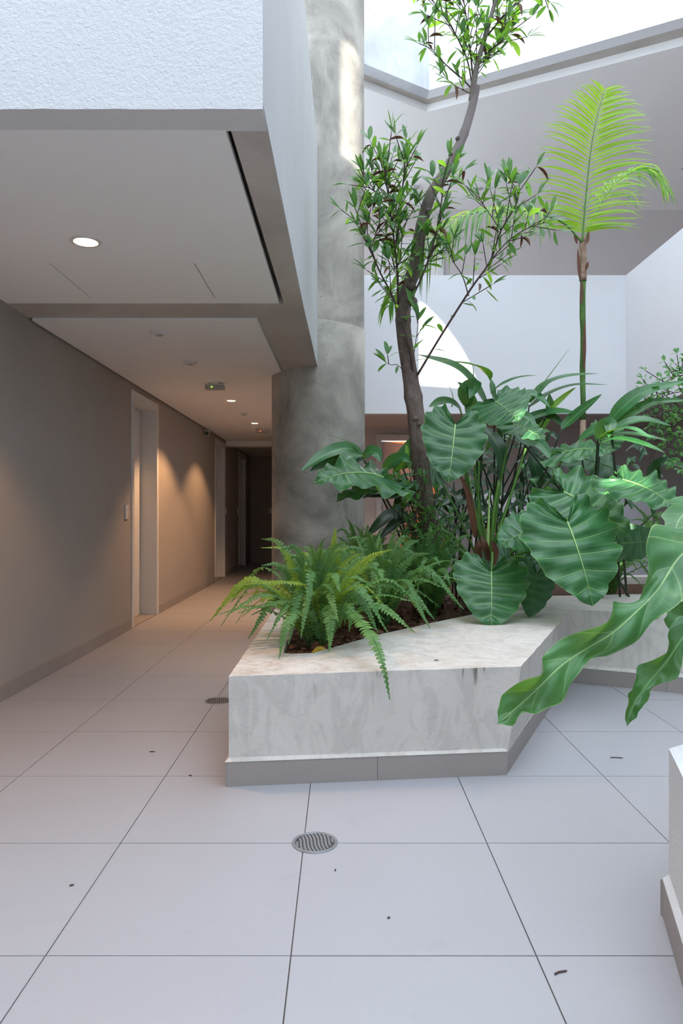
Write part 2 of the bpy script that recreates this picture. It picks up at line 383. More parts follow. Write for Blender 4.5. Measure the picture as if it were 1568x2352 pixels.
for (a, b) in doors: segs.append((ys, a)); ys = b
segs.append((ys, 15.5))
for (a, b) in segs:
    y = a
    while y < b - 0.01:
        y2 = min(b, y + 0.6); MB().box(XW, XW + 0.011, y + 0.0008, y2 - 0.0008, 0.001, 0.092).obj('skirting_tile', M['skirt'], bb); y = y2
# passage end, right flank
struct(MB().box(-2.2, 0.0, 15.5, 15.7, 0, 2.6).obj('wall_end', M['hall']))
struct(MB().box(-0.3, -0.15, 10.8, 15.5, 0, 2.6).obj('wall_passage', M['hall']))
struct(MB().box(-1.955, -0.15, 12.2, 12.45, 2.20, 2.42).obj('trim_1', M['ceil']), 'low painted bulkhead across the far passage ceiling')
# ---- upper left block: concrete soffit frame, painted panels, white parapets
ZS = 2.300
ce = MB()
ce.prism([(-3.2, 2.164), (-0.236, 2.164), (-0.226, 4.254), (-0.202, 6.3), (-0.202, 9.0), (-0.53, 9.0), (-0.53, 4.51), (-1.95, 4.51), (-3.2, 4.51), (-3.2, 4.2), (-0.335, 4.2), (-0.352, 2.284), (-3.2, 2.284)], ZS, 2.42)
ce.prism([(-3.2, 2.17), (-0.24, 2.17), (-0.22, 6.3), (-0.22, 15.6), (-3.2, 15.6)], 2.421, 2.6)
ceo = struct(ce.obj('ceiling', M['soffit']), 'concrete soffit frame of the upper floor over the passage')
p1 = MB(); HX0, HX1, HY0, HY1 = -1.325, -0.775, 3.515, 4.095
pc1 = MB().prism([(-1.945, 2.292), (-0.368, 2.292), (-0.362, 4.192), (-1.945, 4.192)], 2.298, 2.318, [[(HX0 - .1, HY0), (HX1 + .06, HY0), (HX1 + .06, HY1), (HX0 - .1, HY1)]])
pc1.obj('ceiling_panel', M['ceil'], ceo)
MB().box(HX0 - .1 + 0.006, HX1 + .06 - 0.006, HY0 + 0.001, HY1 - 0.001, 2.2985, 2.316).obj('access_hatch', M['ceil'], ceo)
MB().box(-1.94, -0.37, 2.29, 4.19, 2.34, 2.35).obj('gap_shade_sheet', M['dark'], ceo)  # dark sheet standing in for the shade seen through the panel gap
MB().prism([(-1.935, 4.515), (-0.528, 4.515), (-0.515, 6.15), (-0.53, 12.2), (-1.935, 12.2)], 2.282, 2.302, [[(-1.36, 9.3), (-0.93, 9.3), (-0.93, 10.0), (-1.36, 10.0)]]).obj('ceiling_panel', M['ceil'], ceo)
MB().box(-1.357, -0.933, 9.301, 9.999, 2.2825, 2.30).obj('access_hatch', M['ceil'], ceo)
MB().box(-1.955, -0.3, 12.45, 15.5, 2.29, 2.31).obj('ceiling_panel', M['ceil'], ceo)
# front parapet, rough stucco, slightly ragged lower arris
mb = MB(); n = 90
for side, y in ((0, 2.160), (1, 2.30)):
    pass
xs = [-3.2 + (3.2 - 0.236) * i / n for i in range(n + 1)]
vs = []
for x in xs:
    j = noise.noise(V((x * 14, 0, 3))) * 0.0035
    vs += [(x, 2.160, 4.15), (x, 2.160, 2.292 + j), (x, 2.30, 2.300), (x, 2.30, 4.15)]
fs = []
for i in range(n):
    a = 4 * i; b = a + 4
    for k in range(4): fs.append((a + k, a + (k + 1) % 4, b + (k + 1) % 4, b + k))
fs += [(3, 2, 1, 0), tuple(4 * n + k for k in range(4))]
struct(mb.add(vs, fs).obj('wall_upper_front', M['stucco']), 'rough white stucco parapet of the upper floor')
mb = MB()
mb.prism([(-0.238, 2.162), (-0.234, 2.164), (-0.224, 4.254), (-0.200, 6.1), (-0.200, 9.12), (-0.32, 9.12), (-0.32, 2.30), (-0.32, 2.162)], 2.3005, 4.15)
struct(mb.obj('wall_upper_left', M['side'], bevel=0.004), 'side of the upper floor parapet, shade greyed into its colour')
MB
# ---- round concrete column
CC = (-0.206, 6.43); CR = 0.408
mb = MB(); seg = 72; zs = [0, 0.5, 1.0, 1.6, 2.3, 2.695, 2.70, 2.703, 3.4, 4.0, 4.6, 5.2, 5.9, 6.6, 7.4]
vs = []; fs = []
for zi, z in enumerate(zs):
    for k in range(seg):
        t = 2 * math.pi * k / seg
        r = CR + (0.006 if z < 2.70 else 0.0) + 0.0025 * noise.noise(V((math.cos(t) * 2, math.sin(t) * 2, z)))
        dz = 0.02 * math.sin(t * 2) if 2.6 < z < 2.8 else 0
        vs.append((CC[0] + r * math.cos(t), CC[1] + r * math.sin(t), z + dz))
for i in range(len(zs) - 1):
    for k in range(seg):
        k2 = (k + 1) % seg; fs.append((i * seg + k, i * seg + k2, (i + 1) * seg + k2, (i + 1) * seg + k))
fs.append(tuple((len(zs) - 1) * seg + k for k in range(seg)))
co = mb.add(vs, fs).obj('trim_2', M['concrete'], smooth=True); struct(co, 'round bare concrete column beside the planter')
# ---- lower ring: white parapets, slab, back walls
struct(MB().box(-0.32, 3.67, 9.0, 9.12, 2.313, 4.041).obj('wall_parapet_back', M['white']), 'white first-floor parapet across the court')
struct(MB().box(3.55, 3.67, -4.0, 8.999, 2.313, 4.041).obj('wall_parapet_right', M['white']), 'white first-floor parapet on the right')
struct(MB().prism([(-0.30, 9.14), (3.69, 9.14), (3.69, -4.0), (6, -4.0), (6, 11.5), (-0.30, 11.5)], 2.318, 2.60).obj('ceiling_ground', M['back']))
mb = MB(); DX0, DX1 = 0.56, 1.42
mb.box(-0.3, DX0, 10.65, 10.8, 0, 2.318); mb.box(DX0, DX1, 10.65, 10.8, 2.17, 2.318); mb.box(DX1, 6, 10.65, 10.8, 0, 2.318)
bw = struct(mb.obj('wall_back', M['back']), 'taupe ground-floor wall behind the plants')
struct(MB().box(-0.3, 6, 10.65, 10.8, 2.601, 5.55).obj('wall_back_upper', M['back']), 'grey upper-floor corridor wall')
struct(MB().box(5.4, 5.55, -4, 10.6, 0, 2.318).obj('wall_right', M['back'])); struct(MB().box(5.4, 5.55, -4, 10.6, 2.601, 5.54).obj('wall_right_upper', M['back']))
struct(MB().box(-2.2, -0.31, 9.5, 9.65, 2.601, 5.54).obj('wall_left_upper', M['back']))
# low white wall under the far gallery
struct(MB().box(1.75, 4.09, 9.6, 9.72, 0, 1.335).obj('wall_low', M['lilac']), 'low pale wall behind the planting')
struct(MB().box(4.09, 4.13, 9.58, 9.74, 0, 1.5).obj('trim_3', M['door']))
# lit room behind the open door
struct(MB().box(0.2, 2.0, 12.6, 12.7, 0, 2.318).obj('wall_room', M['orange']))
struct(MB().box(0.1, 0.2, 10.8, 12.6, 0, 2.318).obj('wall_room_left', M['lilac'])); struct(MB().box(1.9, 2.0, 10.8, 12.6, 0, 2.318).obj('wall_room_right', M['orange']))
d4 = thing('door_4', '', '', (DX0, 10.65, 0)); del d4['label']; del d4['category']; struct(d4, 'white door standing open on a warmly lit room')
f = MB(); f.box(DX0 - 0.05, DX0 + 0.03, 10.60, 10.8, 0, 2.225); f.box(DX1 - 0.03, DX1 + 0.05, 10.60, 10.8, 0, 2.225); f.box(DX0 + 0.03, DX1 - 0.03, 10.60, 10.8, 2.15, 2.225)
f.obj('door_frame', M['door'], d4, bevel=0.004)
lf = MB().box(0, 0.76, -0.02, 0.02, 0.01, 2.14).obj('door_leaf', M['door'], d4); lf.parent = d4; lf.matrix_parent_inverse = Matrix.Identity(4); lf.location = (0.05, 0.12, 0); lf.rotation_euler = (0, 0, math.radians(48))
hh = MB()
for z in (0.4, 1.1, 1.85): hh.cyl((DX0 + 0.036, 10.73), 0.008, z, z + 0.09, 8)
hh.obj('hinge', M['black'], d4)
# upper corridor door
d5 = thing('door_5', '', '', (0.57, 10.65, 2.6)); del d5['label']; del d5['category']; struct(d5, 'white door of the upper corridor behind the foliage')
f = MB(); f.box(0.55, 0.635, 10.60, 10.649, 2.6, 5.12); f.box(1.42, 1.50, 10.60, 10.649, 2.6, 5.12); f.box(0.635, 1.42, 10.60, 10.649, 5.04, 5.12)
f.obj('door_frame', M['door'], d5); MB().box(0.636, 1.419, 10.63, 10.648, 2.61, 5.035).obj('door_leaf', M['plastic'], d5)
# ---- top ring: soffit strip, white upstand, lower ceiling panel
def line_x(p, q, x): return (x, p[1] + (q[1] - p[1]) * (x - p[0]) / (q[0] - p[0]))
No, Ro, Lo = (0.944, 7.776), (3.14, 6.633), (0.252, 7.33); Ni, Ri, Li = (0.953, 8.05), (3.27, 6.90), (0.257, 7.60)
Re, Le = line_x(No, Ro, 4.3), line_x(No, Lo, -2.2); Rie, Lie = line_x(Ni, Ri, 4.3), line_x(Ni, Li, -2.2)
def off(p, d): return (p[0], p[1] + d)
back = [(6.0, 11.0), (-2.2, 11.0)]
struct(MB().prism([off(Le, .02), off(No, .02), off(Re, .02), (4.32, -4), (6, -4)] + back, 5.635, 5.80).obj('ceiling_upper_frame', M['soffit']), 'concrete edge strip of the top soffit')
struct(MB().prism([Lie, Ni, Rie, (4.58, -4), (6, -4)] + back, 5.55, 5.634).obj('ceiling_upper', M['ceil']), 'grey-white ceiling of the upper corridor')
struct(MB().prism([No, Re, off(Re, 0.17), off(No, 0.17)], 5.6345, 10).obj('wall_top_right', M['white']), 'bright white wall above the top soffit')
struct(MB().prism([Le, No, off(No, 0.17), off(Le, 0.17)], 5.6345, 10).obj('wall_top_left', M['concrete2']), 'blue-grey concrete wall above the top soffit')
struct(MB().box(4.3, 4.45, -4, Re[1] + .1, 5.6345, 10).obj('wall_top_far_right', M['white']))
struct(MB().box(-4.0, -1.6, 2.4, 5.8, 5.6, 10).obj('wall_top_upper_left', M['white']), 'upper storey of the left block')
struct(MB().box(-4.6, -4.45, -4, 2.1, 0, 10).obj('wall_far_left', M['white']))
# ---- unseen wing wall added to shade the court, holes shaped to throw sun patches
Y0 = -4.0
hole1 = [(-2.97, 8.93), (-2.10, 8.87), (-2.19, 9.13), (-2.30, 9.33), (-2.43, 9.53), (-2.60, 9.75), (-2.80, 9.95), (-2.90, 10.0), (-2.97, 9.93)]
hole2 = [(-0.92, 5.10), (-0.62, 5.05), (-0.60, 5.50), (-0.90, 5.55)]
hole3 = [(-1.44, 5.66), (-1.27, 5.64), (-1.26, 5.80), (-1.42, 5.84)]
mb = MB().prism([(-9, 0), (9, 0), (9, 12.6), (-9, 12.6)], 0, 0.12, [hole1, hole2, hole3])
mb.v = [(x, Y0 - z, y) for (x, y, z) in mb.v]
struct(mb.obj('wall_sun_mask', M['white']), 'unseen white wing wall added behind the viewer, holes shaped to throw sun patches')

# ================================================================ PLANTER
def zt(p): return 0.433 + 0.012 * (p[0] + 0.45)
def dens(poly, step=0.07, amp=0.003, close=True):
    out = []; m = len(poly)
    for i in range(m):
        a, b = V(poly[i] + (0,)), V(poly[(i + 1) % m] + (0,)); k = max(1, int((b - a).length / step))
        for j in range(k):
            p = a.lerp(b, j / k); q = V((noise.noise(p * 9), noise.noise(p * 9 + V((5, 5, 5))), 0)) * amp * (1 if j else 0)
            out.append((p.x + q.x, p.y + q.y))
    return out
OUT = [(-0.447, 2.86), (0.742, 2.98), (1.478, 4.65), (3.45, 3.63), (3.45, 7.0), (0.9, 7.0), (0.28, 5.97), (-0.447, 5.93)]
BOT = {(0.742, 2.98): (0.672, 2.985), (1.478, 4.65): (1.434, 4.62)}
INN = [(-0.27, 3.33), (-0.23, 3.30), (-0.13, 3.32), (0.197, 3.79), (0.55, 4.2), (0.83, 4.5), (1.55, 5.4), (3.2, 5.5), (3.2, 6.8), (1.0, 6.8), (0.4, 5.8), (-0.27, 5.75)]
pl = thing('planter', 'large angular white-painted concrete planter box with grime streaks in the court', 'planter', (0.4, 4.5, 0))
def planter_body(outl, innl, parent, mat, ztf, bot={}, soil=None):
    o, i = dens(outl), dens(innl, 0.05, 0.006); no, ni = len(o), len(i)
    tri = tessellate_polygon([[V(p + (0,)) for p in o], [V(p + (0,)) for p in i]]); flat = o + i
    vs = [(p[0], p[1], ztf(p) + 0.002 * noise.noise(V((p[0] * 12, p[1] * 12, 0)))) for p in flat]; fs = []
    for a, b, c in tri:
        pa, pb, pc = flat[a], flat[b], flat[c]
        if (pb[0] - pa[0]) * (pc[1] - pa[1]) - (pb[1] - pa[1]) * (pc[0] - pa[0]) < 0: b, c = c, b
        fs.append((a, b, c))
    # outer walls: bottoms interpolated between (possibly inset) corners
    bo = []; m = len(outl)
    for q in range(m):
        a, b = outl[q], outl[(q + 1) % m]; A, B = bot.get(a, a), bot.get(b, b)
        k = max(1, int((V(b + (0,)) - V(a + (0,))).length / 0.07))
        bo += [(A[0] + (B[0] - A[0]) * j / k, A[1] + (B[1] - A[1]) * j / k) for j in range(k)]
    base = len(vs); vs += [(p[0], p[1], 0.0) for p in bo]
    for q in range(no): fs.append((base + q, base + (q + 1) % no, (q + 1) % no, q))
    base = len(vs); vs += [(p[0], p[1], 0.3) for p in i]
    for q in range(ni): fs.append((no + q, no + (q + 1) % ni, base + (q + 1) % ni, base + q))
    ob = MB().add(vs, fs).obj('planter_box', mat, parent); b = ob.modifiers.new('bevel', 'BEVEL'); b.width = 0.006; b.segments = 2; b.limit_method = 'ANGLE'; b.angle_limit = math.radians(50)
    return ob
planter_body(OUT, INN, pl, M['planter'], zt, BOT)
def skirting(pts, parent, cuts=0.6, hgt=0.096, th=0.012, offs=0.0):
    """pts ordered with the court on the right-hand side of travel"""
    for q in range(len(pts) - 1):
        a, b = V((*pts[q], 0)), V((*pts[q + 1], 0)); d = (b - a).normalized(); nrm = V((d.y, -d.x, 0)); L = (b - a).length
        s0 = -th * 0.4; s = s0; e = L + th * 0.9; first = offs if q == 0 and offs else cuts
        while s < e - 0.005:
            s2 = min(e, s + (first if s == s0 else cuts))
            if e - s2 < 0.05: s2 = e
            p = [a + d * (s + 0.0008), a + d * (s2 - 0.0008)]
            vs = [(*(v + nrm * t).xy, z) for z in (0.0, hgt) for v in p for t in (0.0, th)]
            # slanted top arris of render above
            MB().add(vs, [(0, 1, 3, 2), (4, 6, 7, 5), (0, 2, 6, 4), (1, 5, 7, 3), (0, 4, 5, 1), (2, 3, 7, 6)]).obj('skirting_tile', M['skirt'], parent)
            s = s2
def BO(p): return BOT.get(p, p)
skirting([(-0.447, 5.93), (-0.447, 2.86), BO(OUT[1]), BO(OUT[2]), (3.45, 3.60)], pl)
# thin bead of render over the skirting
def bead(pts, parent, mat, wd=0.014, lean=0.0):
    mb = MB(); ring = [V((*p, 0)) for p in pts]; m = len(ring); offs_ = []
    for q in range(m):
        n1 = n2 = None
        if q > 0: d = (ring[q] - ring[q - 1]).normalized(); n1 = V((d.y, -d.x, 0))
        if q < m - 1: d = (ring[q + 1] - ring[q]).normalized(); n2 = V((d.y, -d.x, 0))
        if n1 is None: nn = n2
        elif n2 is None: nn = n1
        else: nn = (n1 + n2).normalized(); nn = nn / max(.4, nn.dot(n1))
        offs_.append(nn)
    for q in range(m - 1):
        a, b, na, nb = ring[q], ring[q + 1], offs_[q], offs_[q + 1]
        vs = [a - na * .03 + V((0, 0, .097)), b - nb * .03 + V((0, 0, .097)), b + nb * wd + V((0, 0, .0972)), a + na * wd + V((0, 0, .0972)), a - na * .03 + V((0, 0, .099 + wd * 1.3)), b - nb * .03 + V((0, 0, .099 + wd * 1.3)), b + V((0, 0, .097 + wd)), a + V((0, 0, .097 + wd))]
        mb.add(vs, [(3, 2, 1, 0), (3, 7, 6, 2), (7, 4, 5, 6), (0, 4, 7, 3), (1, 2, 6, 5)])
    mb.obj('render_bead', mat, parent)
bead([(-0.447, 5.93), (-0.447, 2.86), (0.672, 2.985), (1.434, 4.62), (3.45, 3.60)], pl, M['planter'])
# second planter, right foreground
OUT2 = [(0.878, 1.935), (0.50, 0.62), (0.62, 0.30), (3.4, 0.30), (3.4, 2.6), (2.5, 2.99)]
INN2 = [(1.02, 1.86), (0.72, 0.78), (0.8, 0.5), (3.2, 0.5), (3.2, 2.4), (2.45, 2.75)]
OUT2c = [OUT2[1], OUT2[2], OUT2[3], OUT2[4], OUT2[5], OUT2[0]]; INN2c = [INN2[1], INN2[2], INN2[3], INN2[4], INN2[5], INN2[0]]
pl2 = thing('planter', 'rough white stucco planter corner at the right edge of the foreground', 'planter', (1.8, 1.2, 0))
planter_body(OUT2c, INN2c, pl2, M['stucco'], lambda p: 0.449)
skirting([(2.5, 2.99), (0.878, 1.935), (0.50, 0.62)], pl2, th=0.016)
bead([(2.5, 2.99), (0.878, 1.935), (0.50, 0.62)], pl2, M['stucco'], 0.015)
# mulch beds
def mulch(poly, z, label, area, n, name='bark_mulch'):
    mb = MB(); tri = tessellate_polygon([[V(p + (0,)) for p in poly]])
    mb.add([(p[0], p[1], z) for p in poly], [tuple(t) for t in tri])
    x0, x1, y0, y1 = area; rr = random.Random(3)
    for k in range(n):
        x, y = rr.uniform(x0, x1), rr.uniform(y0, y1); a = rr.uniform(0, 6.28); L, W = rr.uniform(.012, .035), rr.uniform(.005, .013)
        t = rr.uniform(-.35, .35); zz = z + rr.uniform(0.002, 0.022)
        if not inside((x, y), poly): continue
        vs = []
        for (u, v, h) in ((-L, -W, 0), (L, -W * .7, 0), (L * .9, W, 0), (-L * .8, W * .8, 0), (-L * .5, 0, .007), (L * .5, 0, .006)):
            vs.append((x + u * math.cos(a) - v * math.sin(a), y + u * math.sin(a) + v * math.cos(a), zz + h + u * t))
        mb.add(vs, [(0, 1, 5, 4), (1, 2, 5), (2, 3, 4, 5), (3, 0, 4), (3, 2, 1, 0)])
    o = mb.obj(name, M['mulch']); o['kind'] = 'stuff'; o['label'] = label; o['category'] = 'mulch'
def inside(p, poly):
    c = False; n = len(poly)
    for i in range(n):
        a, b = poly[i], poly[i - 1]
        if (a[1] > p[1]) != (b[1] > p[1]) and p[0] < (b[0] - a[0]) * (p[1] - a[1]) / (b[1] - a[1]) + a[0]: c = not c
    return c
ZM = 0.405
mulch(INN, ZM, 'dark brown shredded bark mulch filling the large planter', (-.27, 1.6, 3.3, 5.6), 2600)
mulch(INN2, 0.40, 'bark mulch in the foreground planter', (0.8, 2.0, 0.6, 2.2), 200)

# ================================================================ FIXTURES
def ceil_xy(px, py, zc=2.298):
    D = (zc - H) * F / (CY - py); return (px - CX) * D / F, D
def downlight(px, py, label, zc, lit=True, grp=None, power=30, r=0.052):
    x, y = ceil_xy(px, py, zc); t = thing('recessed_downlight', label, 'ceiling light', (x, y, zc), grp)
    MB().disc_ring((x, y), r, r + 0.018, zc - 0.004, zc + 0.001).obj('trim_ring', M['plastic'], t, bevel=0.0015)
    MB().cyl((x, y), r - 0.001, zc - 0.0025, zc - 0.001, r2=r * 0.97).obj('lens', M['lampwarm'] if lit else M['greyplastic'], t)
    if lit:
        l = bpy.data.lights.new('lamp', 'SPOT'); l.energy = power; l.color = (1.0, 0.53, 0.24); l.spot_size = math.radians(117); l.spot_blend = 0.35; l.shadow_soft_size = 0.03
        lo = bpy.data.objects.new('lamp', l); COL.objects.link(lo); lo.parent = t; lo.location = (0, 0, -0.012)
    return t
downlight(197, 555, 'lit warm recessed downlight in the nearest ceiling panel, above the access hatch', 2.298, power=75)
downlight(531, 920, 'nearer of the two lit warm downlights in the far passage ceiling', 2.282, power=150, r=0.045)
downlight(585, 972, 'farther of the two lit warm downlights in the far passage ceiling', 2.282, power=95, r=0.045)
def round_fix(px, py, label, zc, r=0.055, name='ceiling_sensor', cat='sensor', core=True):
    x, y = ceil_xy(px, py, zc); t = thing(name, label, cat, (x, y, zc))
    MB().cyl((x, y), r * 0.85, zc - 0.02, zc - 0.012, r2=r).add([], []).obj('rim', M['plastic'], t, bevel=0.002); MB().cyl((x, y), r, zc - 0.012, zc, 32).obj('base', M['plastic'], t)
    MB().cyl((x, y), r * 0.3, zc - 0.028, zc - 0.0201, 20, r2=r * 0.38).obj('sensor_eye', M['greyplastic'], t)
round_fix(366, 762, 'round white ceiling sensor nearest the cross beam', 2.282, 0.06)
round_fix(437, 831, 'round white ceiling disc between the near sensor and the exit lamp box', 2.282, 0.055, 'ceiling_speaker', 'speaker')
round_fix(560, 949, 'small round fixture between the two lit far downlights', 2.282, 0.055)
def exit_box(px, py, label, zc, led, wpx):
    x, y = ceil_xy(px, py - 8, zc); t = thing('emergency_lamp', label, 'emergency light', (x, y, zc)); wd = wpx * y / F / 2
    MB().cyl((x, y), 0.05, zc - 0.02, zc, 24).obj('mount', M['plastic'], t)
    MB().box(x - wd, x + wd, y - 0.035, y + 0.035, zc - 0.062, zc - 0.0201).obj('housing', M['greyplastic'], t, bevel=0.004)
    MB().box(x - wd * 0.3 - 0.004, x - wd * 0.3 + 0.004, y - 0.039, y - 0.0355, zc - 0.045, zc - 0.037).obj('led', led, t)
exit_box(494, 888, 'grey emergency lamp box with a green light on the passage ceiling', 2.282, M['ledg'], 44)
exit_box(603, 992, 'white emergency lamp box with a red light, deepest in the passage', 2.282, M['ledr'], 30)
# dome camera on the passage wall
y = 1.95 * F / (CX - 470); z = 2.195
t = thing('security_camera', 'small white security camera with black lens high on the passage wall', 'camera', (XW, y, z))
MB().box(XW, XW + 0.02, y - 0.03, y + 0.03, z + 0.0, z + 0.07).obj('bracket', M['plastic'], t, bevel=0.003)
MB().tube([(XW + 0.02, y + 0.01, z + 0.03), (XW + 0.05, y - 0.02, z + 0.022), (XW + 0.055, y - 0.09, z + 0.0)], [0.028, 0.036, 0.036], 20).obj('body', M['plastic'], t, True)
MB().tube([(XW + 0.055, y - 0.0905, z), (XW + 0.055, y - 0.097, z - 0.003)], [0.03, 0.024], 20).obj('lens', M['black'], t, True)
def plate(x, y, z, sx, sy, sz, label, mat='plastic'):
    t = thing('light_switch', label, 'switch', (x, y, z))
    MB().box(x, x + sx, y, y + sy, z, z + sz).obj('cover_plate', M[mat], t, bevel=0.002)
    for k in range(2):
        if sx < sy: MB().box(x + sx, x + sx + 0.003, y + sy * .3, y + sy * .7, z + sz * (.18 + .36 * k), z + sz * (.46 + .36 * k)).obj('rocker', M[mat], t)
        else: MB().box(x + sx * .3, x + sx * .7, y - 0.003, y, z + sz * (.18 + .36 * k), z + sz * (.46 + .36 * k)).obj('rocker', M[mat], t)
plate(XW, 6.50, 1.02, 0.012, 0.085, 0.13, 'white two-gang switch plate beside the nearest passage door')
plate(XW, 12.14, 1.04, 0.012, 0.075, 0.12, 'switch plate just past the second passage door')
plate(XW, 13.55, 1.04, 0.012, 0.075, 0.12, 'switch plate before the third passage door')
plate(-1.56, 15.485, 1.05, 0.085, 0.012, 0.12, 'switch plate on the dark end wall of the passage')
# upper corridor fittings
def upper_xy(px, py): D = 4.465 * F / (CY - py); return (px - CX) * D / F, D
x, y = upper_xy(1102, 433); t = thing('recessed_downlight', 'unlit downlight in the upper corridor ceiling', 'ceiling light', (x, y, 5.55))
MB().disc_ring((x, y), 0.045, 0.065, 5.545, 5.5499).obj('trim_ring', M['plastic'], t); MB().cyl((x, y), 0.044, 5.546, 5.5495).obj('lens', M['greyplastic'], t)
x, y = upper_xy(945, 430); t = thing('emergency_lamp', 'white emergency lamp box on the upper corridor ceiling', 'emergency light', (x, y, 5.55))
MB().cyl((x, y), 0.04, 5.53, 5.55, 20).obj('mount', M['plastic'], t); MB().box(x - 0.03, x + 0.03, y - .08, y + 0.08, 5.46, 5.53).obj('housing', M['plastic'], t, bevel=0.004)
x, y = upper_xy(1574, 385); t = thing('recessed_downlight', 'downlight cut by the right edge of the picture', 'ceiling light', (x, y, 5.55))
MB().disc_ring((x, y), 0.045, 0.065, 5.545, 5.5499).obj('trim_ring', M['plastic'], t); MB().cyl((x, y), 0.044, 5.546, 5.5495).obj('lens', M['greyplastic'], t)
# floor drains
def drain(px, py, label, r=0.075):
    D = H * F / (py - CY); x = (px - CX) * D / F; t = thing('floor_drain', label, 'drain', (x, D, 0))
    MB().disc_ring((x, D), r * 0.86, r, -0.001, 0.004, 40).obj('rim', M['steel'], t, bevel=0.001)
    MB().cyl((x, D), r * 0.87, -0.001, 0.0006, 40).obj('sump_shade', M['dark'], t)  # flat dark disc, the shade of the pit put into its colour
    mb = MB(); ri = r * 0.86; ca, sa = math.cos(0.25), math.sin(0.25); n = 11
    for k in range(n):
        v = -ri + (k + 0.5) * 2 * ri / n; hw = 2 * ri / n * 0.31; L = math.sqrt(max(0, ri * ri - (abs(v) + hw) ** 2)) if abs(v) + hw < ri else ri * .25
        m = 8; vs = []
        for j in range(m + 1):
            s = -L + 2 * L * j / m; wv = 0.004 * math.sin(s / r * 3.3)
            for q in (-1, 1):
                a, b = v + wv + q * hw, s; vs.append((x + a * ca - b * sa, D + a * sa + b * ca, 0.0032))
        mb2 = MB().add(vs, [(2 * j, 2 * j + 1, 2 * j + 3, 2 * j + 2) for j in range(m)])
        o = mb2.obj('grate_bar', M['steel'], t); so = o.modifiers.new('s', 'SOLIDIFY'); so.thickness = 0.002
drain(723, 1936, 'round steel drain with wavy slots in the front floor')
drain(501, 1610, 'round steel drain in the passage floor beside the planter')
# copper-coloured pot glimpsed in the doorway behind the stems
t = thing('clay_pot', 'glazed orange-brown pot seen through the foliage by the far door', 'pot', (1.02, 9.95, 0))
prof = [(0.0, 0), (0.13, 0), (0.2, 0.2), (0.24, 0.5), (0.2, 0.78), (0.16, 0.86), (0.18, 0.92), (0.15, 0.92), (0.13, 0.85)]
vs = []; fs = []; sg = 28
for i, (r, z) in enumerate(prof):
    vs += [(1.02 + r * math.cos(2 * math.pi * k / sg), 9.95 + r * math.sin(2 * math.pi * k / sg), z) for k in range(sg)]
    if i: fs += [((i - 1) * sg + k, (i - 1) * sg + (k + 1) % sg, i * sg + (k + 1) % sg, i * sg + k) for k in range(sg)]
MB().add(vs, fs).obj('pot_body', M['terracotta'], t, True)
l = bpy.data.lights.new('lamp', 'POINT'); l.energy = 22; l.color = (1.0, 0.66, 0.40); l.shadow_soft_size = 0.1
lo = bpy.data.objects.new('room_lamp', l); COL.objects.link(lo); lo.location = (1.3, 11.8, 2.0)

# ================================================================ PLANT BUILDERS
HM = [(0.01, -0.005), (0.12, -0.11), (0.26, -0.26), (0.47, -0.37), (0.74, -0.28), (0.95, -0.10), (1.0, 0.12), (0.93, 0.34), (0.78, 0.55), (0.56, 0.75), (0.27, 0.91), (0.0, 1.0)]
def hm(t):
    t = min(max(t, 0), 0.99999) * (len(HM) - 1); i = int(t); f = t - i
    q = [HM[max(i - 1, 0)], HM[i], HM[i + 1], HM[min(i + 2, len(HM) - 1)]]
    return [0.5 * ((2 * q[1][k]) + (q[2][k] - q[0][k]) * f + (2 * q[0][k] - 5 * q[1][k] + 4 * q[2][k] - q[3][k]) * f * f + (3 * q[1][k] - q[0][k] - 3 * q[2][k] + q[3][k]) * f ** 3) for k in (0, 1)]
def frame(y, nrm):
    y = y.normalized(); n = (nrm - y * nrm.dot(y)).normalized(); x = y.cross(n); return Matrix((x, y, n)).transposed()
